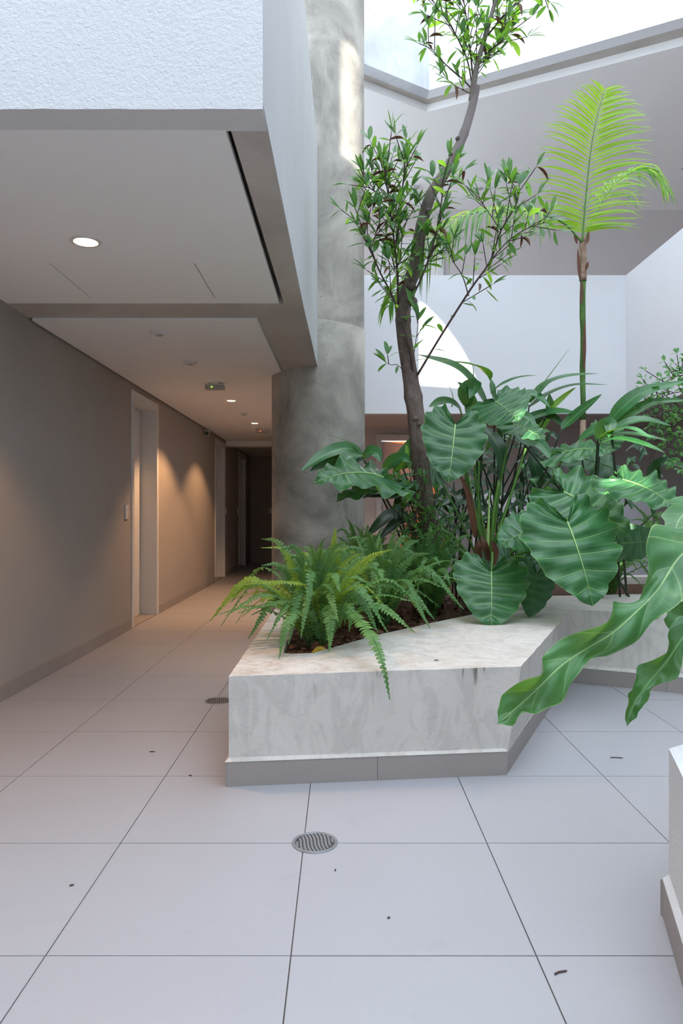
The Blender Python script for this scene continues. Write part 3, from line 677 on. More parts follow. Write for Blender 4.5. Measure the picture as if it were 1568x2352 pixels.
def heart(parent, j, tip, nrm, W=0.56, seed=0, ruf=0.035, arch=0.05, cup=0.12, mat='heart', nv=9, petiole=None, pr=0.007, asym=0.0, pmat='stem'):
    rr = random.Random(seed); ph = rr.uniform(0, 6); d = tip - j; L = d.length; FR = frame(d, V(nrm)); NTs, NS = 84, 7
    def loc(x, y, z): return j + FR @ V((x * L, y * L, z * L))
    def bend(x, y): return 4 * arch * y * (1 - y) * (1 if y > 0 else 0.55) - cup * abs(x) ** 1.6
    vs = []; fs = []; uv = []
    for side in (-1, 1):
        base = len(vs); wsc = W * (1 + asym * side)
        for i in range(NTs + 1):
            t = i / NTs; mx, my = hm(t); mx *= wsc
            u = t * nv * 1.0; fu = abs(math.sin(math.pi * (u + 0.5)))
            sc = 1 - 0.12 * (1 - fu ** 0.7) * math.sin(math.pi * min(1, t * 1.05)) ** 0.4 + 0.02 * math.sin(11 * t + ph)
            rt = max(0, (t - 0.34) / 0.66); ry = rt ** 1.25; rx = 0
            ex, ey = rx + (mx - rx) * sc, ry + (my - ry) * sc
            for k in range(NS + 1):
                s = k / NS; x = rx + (ex - rx) * s; y = ry + (ey - ry) * (s ** 1.15)
                pl_ = -math.cos(2 * math.pi * u) * 0.024 * math.sin(math.pi * min(1, s * 0.9 + .05)) * (W / 0.56)
                wave = 1.5 * ruf * s ** 2.2 * (math.sin(2 * math.pi * u * 1.0 + 1.2 + 0.5 * math.sin(ph + side * 2 + t * 4)) * 0.8 + 0.6 * math.sin(2 * math.pi * u * 0.5 + ph + side)) * math.sin(math.pi * min(1, t * 1.02)) ** 0.5
                z = bend(x, y) + pl_ + wave + (0.02 * s if t < 0.2 else 0)
                vs.append(loc(x * side, y, z)); uv.append((u, s + 0.0001))
        for i in range(NTs):
            for k in range(NS):
                a = base + i * (NS + 1) + k; b = a + NS + 1
                fs.append((a, a + 1, b + 1, b) if side > 0 else (a, b, b + 1, a + 1))
    lf = MB().add(vs, fs, uv).obj('leaf', M[mat], parent, True)
    pts = [loc(0, y, bend(0, y) + 0.004) for y in [i / 12 for i in range(13)]]
    r = [max(0.0008, 0.011 * L * (1 - i / 12.5)) for i in range(13)]
    o = MB().tube(pts, r, 6).obj('midrib', M['rib'] if mat == 'heart' else M['stem']); o.parent = lf; o.matrix_parent_inverse = Matrix.Identity(4)
    if petiole:
        q = crom([V(a) for a in petiole] + [j + FR @ V((0, 0, -0.004))], 8); n = len(q)
        MB().tube(q, [pr * (1.35 - 0.55 * i / n) for i in range(n)], 8).obj('petiole', M[pmat], parent, True)
    return lf
def blade(parent, path, W, nrm=(0, -0.3, 1), mat='ginger', fold=0.25, seed=0, name='leaf', nu=16, und=0.0, prof=None, twist=0.0, nacross=4, n_end=None, pleat=0.0, curl=()):
    rr = random.Random(seed); q = crom(path, max(3, nu // (len(path) - 1))); n = len(q); vs = []; uv = []; fs = []; ph = rr.uniform(0, 6)
    for i, p in enumerate(q):
        t = i / (n - 1); d = (q[min(i + 1, n - 1)] - q[max(i - 1, 0)]).normalized()
        nn = V(nrm) if n_end is None else V(nrm).lerp(V(n_end), t)
        nn = (nn - d * nn.dot(d)).normalized()
        if twist: nn = Matrix.Rotation(twist * t, 3, d) @ nn
        x = d.cross(nn); wv = prof(t) if prof else math.sin(math.pi * min(1, (t * 0.96 + 0.03)) ** 0.85) ** 0.75
        for k in range(nacross + 1):
            c = k / nacross * 2 - 1
            e = 1 + (0.19 * math.sin(t * 27 + ph + c * 2) + 0.05 * math.sin(t * 61 + c) if und else 0)
            vs.append(p + x * (c * W * wv * e) + nn * (abs(c) * fold * W * wv + und * abs(c) ** 2 * math.sin(t * 21 + ph + (2.2 if c > 0 else 0)) * min(1, wv * 2)))
            if pleat or curl:
                o_ = pleat * math.cos(2 * math.pi * (7 * t - 0.8 * abs(c))) * math.sin(math.pi * min(1, abs(c) + .12)) * min(1, wv * 1.5)
                vs[-1] = vs[-1] + nn * o_
                for (tc, tw_, sg_, am) in curl:
                    g = math.exp(-((t - tc) / tw_) ** 2); h_ = max(0, c * sg_ - .25)
                    vs[-1] = vs[-1] + nn * (am * W * g * h_ * 1.3) - x * (sg_ * W * wv * g * h_ ** 1.5 * 0.9)
            uv.append((t + .0001, (c + 1) / 2))
    m = nacross + 1
    for i in range(n - 1):
        for k in range(nacross): a = i * m + k; fs.append((a, a + 1, a + m + 1, a + m))
    return MB().add(vs, fs, uv).obj(name, M[mat], parent, True)
def frond_mesh(path, PL, nrm=V((0, 0, 1)), npair=32, seed=0, gap=0, start=0.10, pw=0.0062):
    rr = random.Random(seed); q = crom(path, 8); n = len(q); mb = MB()
    # arc length table
    acc = [0]
    for i in range(1, n): acc.append(acc[-1] + (q[i] - q[i - 1]).length)
    tot = acc[-1]
    def at(s):
        s *= tot; i = 1
        while i < n - 1 and acc[i] < s: i += 1
        f = (s - acc[i - 1]) / max(1e-6, acc[i] - acc[i - 1]); return q[i - 1].lerp(q[i], f), (q[i] - q[i - 1]).normalized()
    mb.tube([q[i] for i in range(0, n, 2)] + [q[-1]], [0.0019] * (len(range(0, n, 2))) + [0.0007], 4, False)
    nv = len(mb.v)
    hw = tot * (1 - start) / npair * 0.56
    for i in range(npair):
        s = start + (1 - start) * (i + 0.5) / npair; p, d = at(s); nn = (nrm - d * nrm.dot(d))
        if nn.length < 0.05: nn = V((0, -1, 0)) - d * V((0, -1, 0)).dot(d)
        nn.normalize(); x = d.cross(nn)
        e = min(1, (s - start) / 0.22 + 0.45) * min(1, (1 - s) / 0.38 + 0.07)
        for side in (-1, 1):
            if gap and rr.random() < gap: continue
            L = PL * e * rr.uniform(0.88, 1.08); dr = (x * side + d * rr.uniform(0.10, 0.35) + nn * rr.uniform(-0.35, 0.12)).normalized(); pd = (d - dr * d.dot(dr)).normalized()
            p0 = p + d * side * hw * 0.5; sag = nn * (-0.18 * L)
            mb.add([p0 - pd * hw * .75, p0 + dr * L * .55 - pd * hw * .8 + sag * .2, p0 + dr * L + sag, p0 + dr * L * .55 + pd * hw * .7 + sag * .2, p0 + pd * hw * .95],
                   [(0, 1, 3, 4), (1, 2, 3)], [(0.1, 0.1), (.5, .1), (1, .5), (.5, .9), (.1, .9)])
    return mb
def fern(base, n, label, rad=0.4, hgt=0.42, seed=0, extra=(), avoid=None, drop=0.0, azr=(0, 6.283), pl_=0.037):
    rr = random.Random(seed); t = thing('boston_fern', label, 'fern', base)
    for k in range(n):
        az = azr[0] + (azr[1] - azr[0]) * (k + rr.random()) / n; inner = k % 5 < 2
        rL = rad * rr.uniform(0.25, 0.6) if inner else rad * rr.uniform(0.7, 1.1); hh = hgt * (rr.uniform(0.9, 1.25) if inner else rr.uniform(0.5, 0.95))
        o = V((math.cos(az), math.sin(az), 0)); b = V(base) + V((rr.uniform(-.05, .05), rr.uniform(-.05, .05), 0))
        endz = hh * (rr.uniform(.85, 1.08) if inner else rr.uniform(0.35, 1.0)) - (0 if inner else drop)
        path = [b, b + o * rL * 0.22 + V((0, 0, hh * 0.62)), b + o * rL * 0.62 + V((0, 0, hh * (0.98 if not inner else 0.95))), b + o * rL + V((0, 0, endz))]
        m = frond_mesh(path, pl_ * rr.uniform(0.8, 1.15), V((rr.uniform(-.4, .4), rr.uniform(-.7, .1), 1)) if not inner else (V((rr.uniform(-.5, .5), -1, 0.5))), npair=34, seed=seed * 100 + k)
        m.obj('frond', M['ferny'] if rr.random() < 0.08 else M['fern'], t)
    for i, (pts, plx, nr, mt) in enumerate(extra):
        frond_mesh(PP(*pts), plx, V(nr), npair=38, seed=seed * 77 + i, gap=0.5 if mt == 'gap' else 0).obj('frond', M['ferny' if mt in ('y', 'gap') else 'fern'], t)
    return t

# ---- ferns
fern((-0.12, 3.62, ZM), 74, 'leafy green fern at the left front corner of the planter, fronds spilling over the rim', 0.50, 0.44, 1, extra=[
    ([(742, 1450, 3.5), (715, 1352, 3.4), (640, 1335, 3.3), (538, 1344, 3.2)], 0.032, (0, -.3, 1), 'y'),
    ([(735, 1440, 3.5), (690, 1385, 3.4), (620, 1385, 3.3), (547, 1408, 3.2)], 0.03, (0, -.3, 1), ''),
    ([(735, 1445, 3.45), (700, 1402, 3.35), (660, 1428, 3.22), (641, 1512, 3.15)], 0.036, (-.3, -1, .3), ''),
    ([(748, 1450, 3.5), (748, 1392, 3.38), (758, 1420, 3.25), (757, 1498, 3.18)], 0.040, (0, -1, .3), ''),
    ([(778, 1440, 3.5), (788, 1390, 3.4), (806, 1400, 3.3), (802, 1450, 3.25)], 0.034, (.2, -1, .3), ''),
    ([(790, 1440, 3.5), (800, 1400, 3.35), (852, 1458, 3.0), (880, 1530, 2.84), (895, 1606, 2.80)], 0.036, (0.2, -1, .3), ''),
    ([(765, 1430, 3.7), (772, 1330, 3.65), (766, 1270, 3.6), (770, 1212, 3.55)], 0.042, (0, -1, .1), 'y'),
    ([(720, 1430, 3.6), (680, 1330, 3.55), (650, 1262, 3.5), (600, 1258, 3.45)], 0.034, (0, -.5, 1), 'y'),
    ([(750, 1430, 3.6), (800, 1330, 3.5), (850, 1280, 3.45), (898, 1262, 3.4)], 0.036, (0, -.8, .5), 'y'),
], drop=0.02)
fern((0.22, 4.12, ZM), 66, 'bushy fern in the middle of the bed, left of the tree trunk', 0.50, 0.46, 2)
fern((0.56, 4.62, ZM), 56, 'dense fern at the foot of the tree, left of the lowest heart-shaped leaf', 0.44, 0.50, 3)
fern((0.15, 5.0, ZM), 36, 'fern behind the others beside the column', 0.40, 0.5, 8)
fern((2.08, 5.66, ZM), 48, 'dark shaded fern under the big leaves at the right rear rim', 0.46, 0.42, 4)
fern((2.75, 5.9, ZM), 24, 'taller fern at the right with a bright yellow-green tip', 0.5, 0.66, 5, extra=[
    ([(1510, 1290, 5.4), (1500, 1240, 5.3), (1485, 1195, 5.2), (1470, 1170, 5.15)], 0.05, (0, -1, .2), ''),
    ([(1540, 1290, 5.4), (1500, 1200, 5.3), (1530, 1178, 5.2), (1565, 1230, 5.1)], 0.05, (0, -.6, .8), '')])
# small fern frond at right edge of the front court (from the near planter)
fern((1.55, 2.1, 0.42), 16, 'fern in the foreground planter, frond tip at the right picture edge', 0.42, 0.12, 6, drop=0.1)

# ---- philodendron
PB = V((1.0, 4.95, ZM))
ph = thing('philodendron', 'big philodendron with ruffled heart-shaped leaves in the middle of the planter', 'plant', PB)
trunk = crom([PB, PB + V((0.02, -0.02, 0.2)), PB + V((-0.03, 0, 0.42)), PB + V((0.03, 0, 0.55))], 6)
MB().tube(trunk, [0.05, 0.05, 0.046, 0.045] + [0.04] * (len(trunk) - 4), 12).obj('stem', M['husk'], ph, True)
def pt(px, py, D): return P(px, py, D)
top = PB + V((0, 0, 0.38)); topL = pt(1100, 1230, 4.9)
LE = [ # junction, tip, normal, W, seed, opts
 ((1045, 975, 4.4), (1029, 1108, 4.22), (0.05, -1, .25), .50, 1, dict(arch=.04, petiole=[pt(1120, 1270, 4.9), pt(1085, 1150, 4.8), pt(1065, 1050, 4.6)])),
 ((1137, 921, 4.6), (1192, 966, 4.42), (-.25, -.85, .55), .80, 2, dict(arch=.05, petiole=[pt(1120, 1270, 4.9), pt(1090, 1080, 4.85), pt(1108, 960, 4.75)])),
 ((880, 1097, 4.45), (722, 1110, 4.15), (-.05, -.72, .85), .42, 3, dict(arch=.10, ruf=.05, petiole=[pt(1090, 1290, 4.8), pt(1020, 1210, 4.7), pt(930, 1135, 4.55)])),
 ((900, 1110, 4.6), (772, 1152, 4.35), (0, -.25, 1), .36, 4, dict(arch=.06, mat='heartd')),
 ((1290, 1040, 4.7), (1412, 1036, 4.5), (.05, -.60, .85), .52, 5, dict(arch=.07, petiole=[pt(1150, 1270, 4.95), pt(1230, 1150, 4.95), pt(1280, 1080, 4.85)])),
 ((1430, 1102, 4.1), (1552, 1168, 3.85), (.15, -.80, .65), .56, 6, dict(arch=.07, ruf=.05, petiole=[pt(1180, 1290, 4.8), pt(1300, 1200, 4.6), pt(1400, 1120, 4.3)])),
 ((1294, 1130, 4.35), (1442, 1230, 4.15), (.15, -.85, .5), .58, 7, dict(arch=.05, ruf=.05, petiole=[pt(1150, 1290, 4.9), pt(1240, 1200, 4.7), pt(1290, 1150, 4.5)])),
 ((1302, 1198, 4.05), (1361, 1392, 3.86), (.08, -1, .42), .57, 8, dict(arch=.05, ruf=.042, petiole=[pt(1150, 1290, 4.8), pt(1240, 1220, 4.5), pt(1295, 1190, 4.25)])),
 ((1232, 1212, 4.3), (1146, 1252, 4.15), (-.2, -.85, .5), .52, 9, dict(arch=.04, petiole=[pt(1150, 1290, 4.8), pt(1240, 1250, 4.5)])),
 ((1128, 1312, 4.25), (1127, 1442, 4.05), (-.03, -1, .45), .62, 10, dict(arch=.05, ruf=.035, petiole=[pt(1130, 1290, 4.85), pt(1130, 1270, 4.6), pt(1130, 1290, 4.35)])),
 ((1232, 1318, 4.45), (1215, 1418, 4.3), (.1, -.9, .5), .42, 11, dict(arch=.04, mat='heartd', petiole=[pt(1150, 1290, 4.8), pt(1200, 1280, 4.6)])),
 ((1235, 1270, 4.75), (1315, 1345, 4.6), (.1, -.9, .4), .5, 12, dict(arch=.03, mat='heartd')),
 ((1425, 1248, 4.9), (1535, 1238, 4.8), (.0, -.95, -.25), .46, 13, dict(arch=.03, mat='heartd', petiole=[pt(1180, 1300, 5.0), pt(1320, 1290, 5.0)])),
 ((1178, 975, 4.75), (1252, 1012, 4.6), (.1, -.7, .8), .50, 14, dict(arch=.05, petiole=[pt(1130, 1270, 5.0), pt(1150, 1100, 4.9)])),
 ((1005, 1085, 5.0), (940, 1050, 5.1), (.0, -.8, .6), .50, 15, dict(arch=.05, mat='heartd', petiole=[pt(1100, 1290, 5.0), pt(1050, 1180, 5.0)])),
 ((1395, 985, 4.9), (1400, 1040, 4.75), (.1, -.8, .5), .5, 16, dict(arch=.03, petiole=[pt(1200, 1290, 5.1), pt(1350, 1100, 5.0)])),
 ((1330, 1050, 5.1), (1470, 1110, 5.0), (.1, -.6, .8), .4, 17, dict(arch=.05, mat='heartd')),
 ((1170, 1290, 4.7), (1100, 1390, 4.55), (-.1, -1, .3), .5, 18, dict(arch=.03, mat='heartd')),
]
for j, tp, nr, W, sd_, kw in LE: heart(ph, P(*j), P(*tp), nr, W, sd_, **kw)
# cut petiole stubs, pale young sheath and bare petioles at the crown
for pts, r0, r1, mt in [([(1126, 1285, 4.75), (1133, 1180, 4.7), (1145, 1107, 4.65)], .014, .009, 'stem'),
                        ([(1118, 1285, 4.7), (1122, 1190, 4.68), (1124, 1124, 4.66)], .014, .002, 'rib'),
                        ([(1135, 1250, 4.75), (1175, 1130, 4.72), (1207, 1030, 4.7)], .011, .007, 'stem'),
                        ([(1120, 1285, 4.85), (1085, 1165, 4.8), (1065, 1070, 4.75)], .014, .009, 'stem'),
                        ([(1100, 1290, 4.85), (1098, 1140, 4.85), (1100, 1060, 4.8)], .008, .007, 'stem')]:
    q = crom(PP(*pts), 6); n = len(q); MB().tube(q, [r0 + (r1 - r0) * i / (n - 1) for i in range(n)], 10).obj('petiole', M[mt], ph, True)
for k, pts in enumerate([[(1090, 1235, 4.7), (1085, 1200, 4.68), (1072, 1130, 4.66), (1052, 1085, 4.66)], [(1122, 1290, 4.66), (1112, 1255, 4.6), (1105, 1230, 4.62)], [(1132, 1300, 4.6), (1135, 1265, 4.6), (1128, 1240, 4.6)], [(1102, 1290, 4.66), (1095, 1262, 4.6), (1098, 1238, 4.6)]]):
    blade(ph, PP(*pts), 0.024, (0.2, -1, 0), 'tdry', 0.6, k, 'dry_sheath', 10)
# left canes in the bed leading to the low left leaf
for pts in ([(1090, 1295, 4.75), (1020, 1230, 4.68), (985, 1200, 4.6)], ):
    q = crom(PP(*pts), 6); MB().tube(q, 0.011, 8).obj('petiole', M['stem'], ph, True)

# ---- foreground philodendron: long twisted leaves reaching in from the right
fg = thing('philodendron', 'foreground philodendron reaching in from the right edge with long twisted leaves', 'plant', (1.7, 1.7, 0.40))
def fprof(t): return (0.55 + 0.45 * math.sin(math.pi * min(1, t * 1.1 + .15))) * min(1, (1 - t) * 3.0 + 0.03) if t > 0.25 else (0.75 + t)
def pf(t):
    pts_ = [(0, .95), (.12, 1.15), (.22, .85), (.35, .62), (.5, .72), (.62, .55), (.72, .62), (.82, .52), (.9, .5), (.96, .34), (1, .02)]
    for i in range(len(pts_) - 1):
        if t <= pts_[i + 1][0]:
            a, b = pts_[i], pts_[i + 1]; f = (t - a[0]) / (b[0] - a[0]); f = f * f * (3 - 2 * f); return a[1] + (b[1] - a[1]) * f
    return 0.02
blade(fg, PP((1640, 1220, 2.05), (1560, 1280, 1.98), (1505, 1360, 1.92), (1410, 1450, 1.86), (1300, 1520, 1.80), (1215, 1600, 1.76), (1143, 1662, 1.74)), 0.086, (-.35, -1, .62), 'big', 0.10, 4, 'leaf', 100, 0.022, pf, 0.0, 14, n_end=(-.2, -1, .2), pleat=.0075, curl=((.56, .07, 1, .95), (.56, .07, -1, -.4), (.80, .06, 1, .9), (.36, .06, 1, -.7), (.93, .04, -1, .8)))
blade(fg, PP((1660, 1270, 2.12), (1590, 1330, 2.05), (1520, 1390, 1.98), (1430, 1440, 1.92), (1385, 1475, 1.88)), 0.05, (.3, -.6, -1), 'ginger', 0.3, 5, 'leaf', 30, 0.006, None, 0, 6)
def pf2(t):
    return (0.55 + 0.28 * abs(math.sin(t * 9.5))) * min(1, (1 - t) * 2.6 + 0.02)
blade(fg, PP((1640, 1380, 2.2), (1585, 1440, 2.15), (1530, 1520, 2.1), (1480, 1580, 2.08), (1450, 1630, 2.06), (1440, 1668, 2.05)), 0.052, (-.5, -1, .3), 'ginger', 0.2, 6, 'leaf', 60, 0.010, pf2, 0.0, 8, pleat=.004, curl=((.4, .07, 1, .9), (.78, .07, 1, .9), (.6, .07, -1, .6)))
blade(fg, PP((1640, 1120, 2.3), (1590, 1160, 2.25), (1556, 1200, 2.2), (1550, 1240, 2.15)), 0.05, (-.8, -1, .2), 'big', 0.2, 7, 'leaf', 24, 0.006, None, 0, 6)
blade(fg, PP((1640, 1340, 2.3), (1600, 1400, 2.22), (1556, 1420, 2.2), (1540, 1450, 2.18)), 0.045, (-.6, -1, .4), 'ginger', 0.3, 8, 'leaf', 24, 0.008, None, 0, 6)
for pts in ([(1900, 1500, 1.9), (1800, 1250, 2.0), (1640, 1220, 2.05)], [(1900, 1500, 1.95), (1820, 1320, 2.1), (1640, 1380, 2.2)], [(1900, 1500, 1.95), (1820, 1180, 2.2), (1640, 1120, 2.3)]):
    q = crom([V((1.75, 1.75, .41))] + PP(*pts[1:]), 8); MB().tube(q, 0.009, 8).obj('petiole', M['stem'], fg, True)

# ---- ginger-like plants: long lance leaves
def gblade(t, pts, W, nr=(0, -.5, 1), mat='ginger', seed=0, fold=.22): return blade(t, PP(*pts), W, nr, mat, fold, seed, und=0.0)
ga = thing('ginger_plant', 'tall lance-leaved plant with leaves arching against the white wall, centre', 'plant', (1.25, 5.3, ZM))
for k, (pts, W, nr, mt) in enumerate([
    ([(1120, 935, 5.1), (1085, 880, 5.05), (1040, 840, 5.0), (960, 815, 4.95)], .075, (.2, -.6, .8), 'ginger'),
    ([(1135, 920, 5.0), (1120, 865, 5.0), (1090, 840, 4.9), (1010, 828, 4.8)], .06, (.2, -.3, 1), 'ginger'),
    ([(1125, 905, 5.0), (1150, 885, 4.95), (1190, 868, 4.9), (1232, 862, 4.8)], .035, (0, -.5, 1), 'ginger'),
    ([(1215, 925, 5.0), (1250, 885, 5.0), (1300, 865, 4.95), (1372, 858, 4.9)], .045, (0, -.5, 1), 'ginger'),
    ([(1215, 935, 5.0), (1260, 905, 5.0), (1320, 885, 4.95), (1394, 884, 4.9)], .04, (0, -.4, 1), 'ginger'),
    ([(1190, 975, 5.0), (1230, 955, 5.0), (1280, 945, 4.95), (1330, 950, 4.9)], .045, (0, -.7, .8), 'ginger'),
    ([(1290, 985, 4.9), (1310, 965, 4.9), (1345, 935, 4.85), (1381, 906, 4.8)], .045, (-.5, -.7, .6), 'ginger'),
    ([(1255, 955, 5.0), (1270, 935, 5.0), (1295, 912, 5.0), (1322, 890, 4.95)], .035, (-.6, -.5, .6), 'tbright'),
    ([(1060, 960, 5.0), (1050, 935, 4.95), (1020, 922, 4.9), (985, 935, 4.8)], .06, (.1, -.6, .8), 'ginger'),
    ([(1075, 955, 5.0), (1080, 925, 5.0), (1072, 900, 4.9), (1050, 878, 4.8)], .05, (.1, -.9, .4), 'ginger'),
    ([(1075, 935, 5.0), (1070, 900, 4.95), (1090, 888, 4.9), (1078, 915, 4.8)], .06, (-.2, -.9, .2), 'ginger'),
    ([(1160, 960, 5.1), (1190, 925, 5.0), (1225, 905, 5.0), (1262, 935, 4.9)], .05, (0, -.7, .7), 'ginger'),
    ([(1150, 1010, 5.1), (1145, 960, 5.0), (1120, 930, 5.0), (1085, 1000, 4.9)], .05, (.3, -.9, .2), 'gshade'),
    ([(1110, 980, 5.1), (1135, 1010, 5.0), (1150, 1050, 4.95), (1148, 1100, 4.9)], .055, (.3, -1, .1), 'gshade'),
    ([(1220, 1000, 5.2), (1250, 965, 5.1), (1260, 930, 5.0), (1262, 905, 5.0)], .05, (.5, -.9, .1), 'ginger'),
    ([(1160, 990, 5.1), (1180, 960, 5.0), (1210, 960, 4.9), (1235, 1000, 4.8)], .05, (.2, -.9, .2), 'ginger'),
    ([(1200, 1000, 5.1), (1220, 970, 5.1), (1260, 955, 5.0), (1300, 985, 4.9)], .05, (.2, -.9, .3), 'gshade'),
    ([(1230, 1030, 5.2), (1225, 1060, 5.1), (1235, 1100, 5.1), (1225, 1150, 5.1)], .05, (.2, -1, 0), 'gshade'),
]): gblade(ga, pts, W, nr, mt, k)
gb = thing('ginger_plant', 'lance-leaved plant with sunlit yellow-green leaves arching to the right', 'plant', (2.0, 5.0, ZM))
for k, (pts, W, nr, mt) in enumerate([
    ([(1400, 970, 4.7), (1430, 935, 4.65), (1480, 900, 4.6), (1575, 875, 4.5)], .055, (-.2, -.8, .6), 'ginger'),
    ([(1405, 985, 4.7), (1440, 955, 4.65), (1500, 925, 4.6), (1580, 920, 4.5)], .045, (-.2, -.7, .7), 'ginger'),
    ([(1380, 1000, 4.6), (1430, 975, 4.5), (1480, 965, 4.45), (1540, 978, 4.4)], .05, (0, -.6, .9), 'ginger'),
    ([(1375, 1005, 4.3), (1410, 988, 4.2), (1450, 985, 4.1), (1492, 1003, 4.0)], .036, (0, -.5, 1), 'ginger'),
    ([(1370, 1012, 4.3), (1420, 998, 4.2), (1470, 1000, 4.1), (1532, 1012, 4.0)], .036, (0, -.5, 1), 'ginger'),
    ([(1375, 1018, 4.25), (1420, 1008, 4.15), (1475, 1020, 4.05), (1526, 1040, 3.95)], .036, (0, -.6, 1), 'ginger'),
    ([(1330, 1010, 4.8), (1370, 985, 4.75), (1410, 975, 4.7), (1450, 985, 4.6)], .05, (0, -.7, .8), 'ginger'),
    ([(1375, 1010, 4.4), (1385, 985, 4.35), (1400, 975, 4.3), (1398, 1005, 4.2)], .05, (-.3, -.9, .3), 'ginger'),
    ([(1180, 990, 4.9), (1210, 1010, 4.85), (1240, 1020, 4.8), (1270, 1060, 4.7)], .05, (-.2, -.8, .5), 'ginger'),
    ([(1500, 1180, 5.2), (1500, 1090, 5.2), (1530, 1060, 5.1), (1580, 1075, 5.0)], .05, (-.2, -.8, .5), 'gshade'),
]): gblade(gb, pts, W, nr, mt, k + 30)
gc = thing('ginger_plant', 'dark lance-leaved plant leaning left in front of the column', 'plant', (0.55, 5.1, ZM))
for k, (pts, W, nr, mt) in enumerate([
    ([(832, 1046, 4.7), (800, 1030, 4.65), (750, 1042, 4.55), (692, 1081, 4.45)], .055, (0, -.8, .6), 'ginger'),
    ([(835, 1050, 4.75), (800, 1052, 4.7), (750, 1060, 4.65), (712, 1082, 4.6)], .045, (0, -1, .1), 'gshade'),
    ([(832, 1046, 4.65), (808, 1048, 4.55), (790, 1060, 4.5), (778, 1085, 4.4)], .05, (-.3, -.9, .5), 'ginger'),
    ([(835, 1062, 4.7), (842, 1042, 4.6), (862, 1040, 4.55), (874, 1060, 4.5)], .05, (0, -.8, .4), 'ginger'),
    ([(905, 1090, 4.8), (925, 1050, 4.75), (945, 1020, 4.75), (965, 985, 4.7)], .05, (-.6, -.8, .2), 'ginger'),
    ([(925, 1075, 4.8), (960, 1050, 4.75), (1000, 1055, 4.7), (1020, 1090, 4.65)], .05, (0, -.8, .6), 'ginger'),
    ([(950, 1190, 4.9), (905, 1180, 4.8), (875, 1200, 4.7), (840, 1235, 4.6)], .05, (-.2, -.8, .6), 'gshade'),
    ([(960, 1190, 4.9), (920, 1195, 4.85), (895, 1215, 4.8), (870, 1240, 4.7)], .04, (-.2, -.8, .6), 'gshade'),
    ([(935, 1130, 4.8), (900, 1140, 4.75), (870, 1140, 4.7), (840, 1142, 4.6)], .03, (0, -.7, .7), 'gshade'),
    ([(925, 1125, 4.8), (890, 1125, 4.75), (860, 1132, 4.7), (832, 1145, 4.6)], .03, (0, -.7, .7), 'gshade'),
    ([(918, 1130, 4.8), (915, 1150, 4.8), (910, 1175, 4.75), (910, 1197, 4.7)], .03, (0, -1, .1), 'gshade'),
    ([(880, 1080, 4.8), (900, 1060, 4.75), (925, 1052, 4.7), (940, 1062, 4.65)], .045, (0, -.9, .3), 'ginger'),
    ([(905, 1082, 4.75), (925, 1068, 4.7), (935, 1040, 4.7), (932, 1020, 4.7)], .02, (-.4, -.9, .3), 'tbright'),
]): gblade(gc, pts, W, nr, mt, k + 60)
# thin unopened spikes
for (pp, g_) in [([(830, 1046, 4.7), (800, 1015, 4.65), (750, 997, 4.6)], gc), ([(1240, 890, 5), (1270, 850, 5), (1306, 802, 5)], ga), ([(1037, 935, 5), (1040, 910, 5), (1028, 880, 5)], ga), ([(1086, 885, 5), (1087, 850, 5), (1085, 838, 5)], ga)]:
    q = crom(PP(*pp), 6); n = len(q); MB().tube(q, [0.004 * (1 - 0.8 * i / n) for i in range(n)], 6).obj('leaf_spike', M['stem'], g_, True)
# canes joining the leaves to the soil, and the lower foliage, shade put into its leaf colour
rr = random.Random(21)
def canes(t, tops, base, rad=0.16):
    for (px, py, D) in tops:
        b = V(base) + V((rr.uniform(-rad, rad), rr.uniform(-rad * .6, rad * .6), 0)); e = P(px, py, D)
        q = crom([b, b.lerp(e, .5) + V((rr.uniform(-.03, .03), 0.03, 0.08)), e], 6); n = len(q)
        MB().tube(q, [0.009 - 0.004 * i / n for i in range(n)], 6).obj('cane', M['dstem'], t, True)
canes(ga, [(1120, 935, 5.1), (1135, 920, 5.0), (1215, 930, 5.0), (1190, 975, 5), (1290, 985, 4.9), (1255, 955, 5), (1060, 960, 5), (1075, 950, 5.0), (1160, 960, 5.1), (1150, 1010, 5.1), (1220, 1000, 5.2), (1200, 1000, 5.1), (1110, 980, 5.1), (1230, 1030, 5.2)], (1.1, 5.35, ZM), .28)
canes(gb, [(1400, 970, 4.7), (1405, 985, 4.7), (1380, 1000, 4.6), (1372, 1008, 4.3), (1330, 1010, 4.8), (1375, 1018, 4.25), (1500, 1180, 5.2), (1180, 990, 4.9)], (1.95, 5.3, ZM), .2)
canes(gc, [(832, 1048, 4.7), (835, 1055, 4.72), (905, 1090, 4.8), (925, 1075, 4.8), (950, 1190, 4.9), (935, 1130, 4.8), (880, 1085, 4.8)], (0.6, 5.0, ZM), .12)
def understory(t, n, x0, x1, y0, y1, D0, D1, seed, mat='gshade', L=.26):
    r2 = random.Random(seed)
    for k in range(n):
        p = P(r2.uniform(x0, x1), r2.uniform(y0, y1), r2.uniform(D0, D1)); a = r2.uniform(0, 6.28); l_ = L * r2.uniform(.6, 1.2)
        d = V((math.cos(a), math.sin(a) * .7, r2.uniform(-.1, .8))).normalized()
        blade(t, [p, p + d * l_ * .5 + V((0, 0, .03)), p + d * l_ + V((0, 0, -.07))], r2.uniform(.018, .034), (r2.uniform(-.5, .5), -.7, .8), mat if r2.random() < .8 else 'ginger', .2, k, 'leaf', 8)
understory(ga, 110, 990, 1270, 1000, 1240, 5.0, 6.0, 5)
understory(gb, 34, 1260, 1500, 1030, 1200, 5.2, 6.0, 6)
understory(gc, 30, 950, 1010, 1090, 1250, 5.0, 5.6, 7)
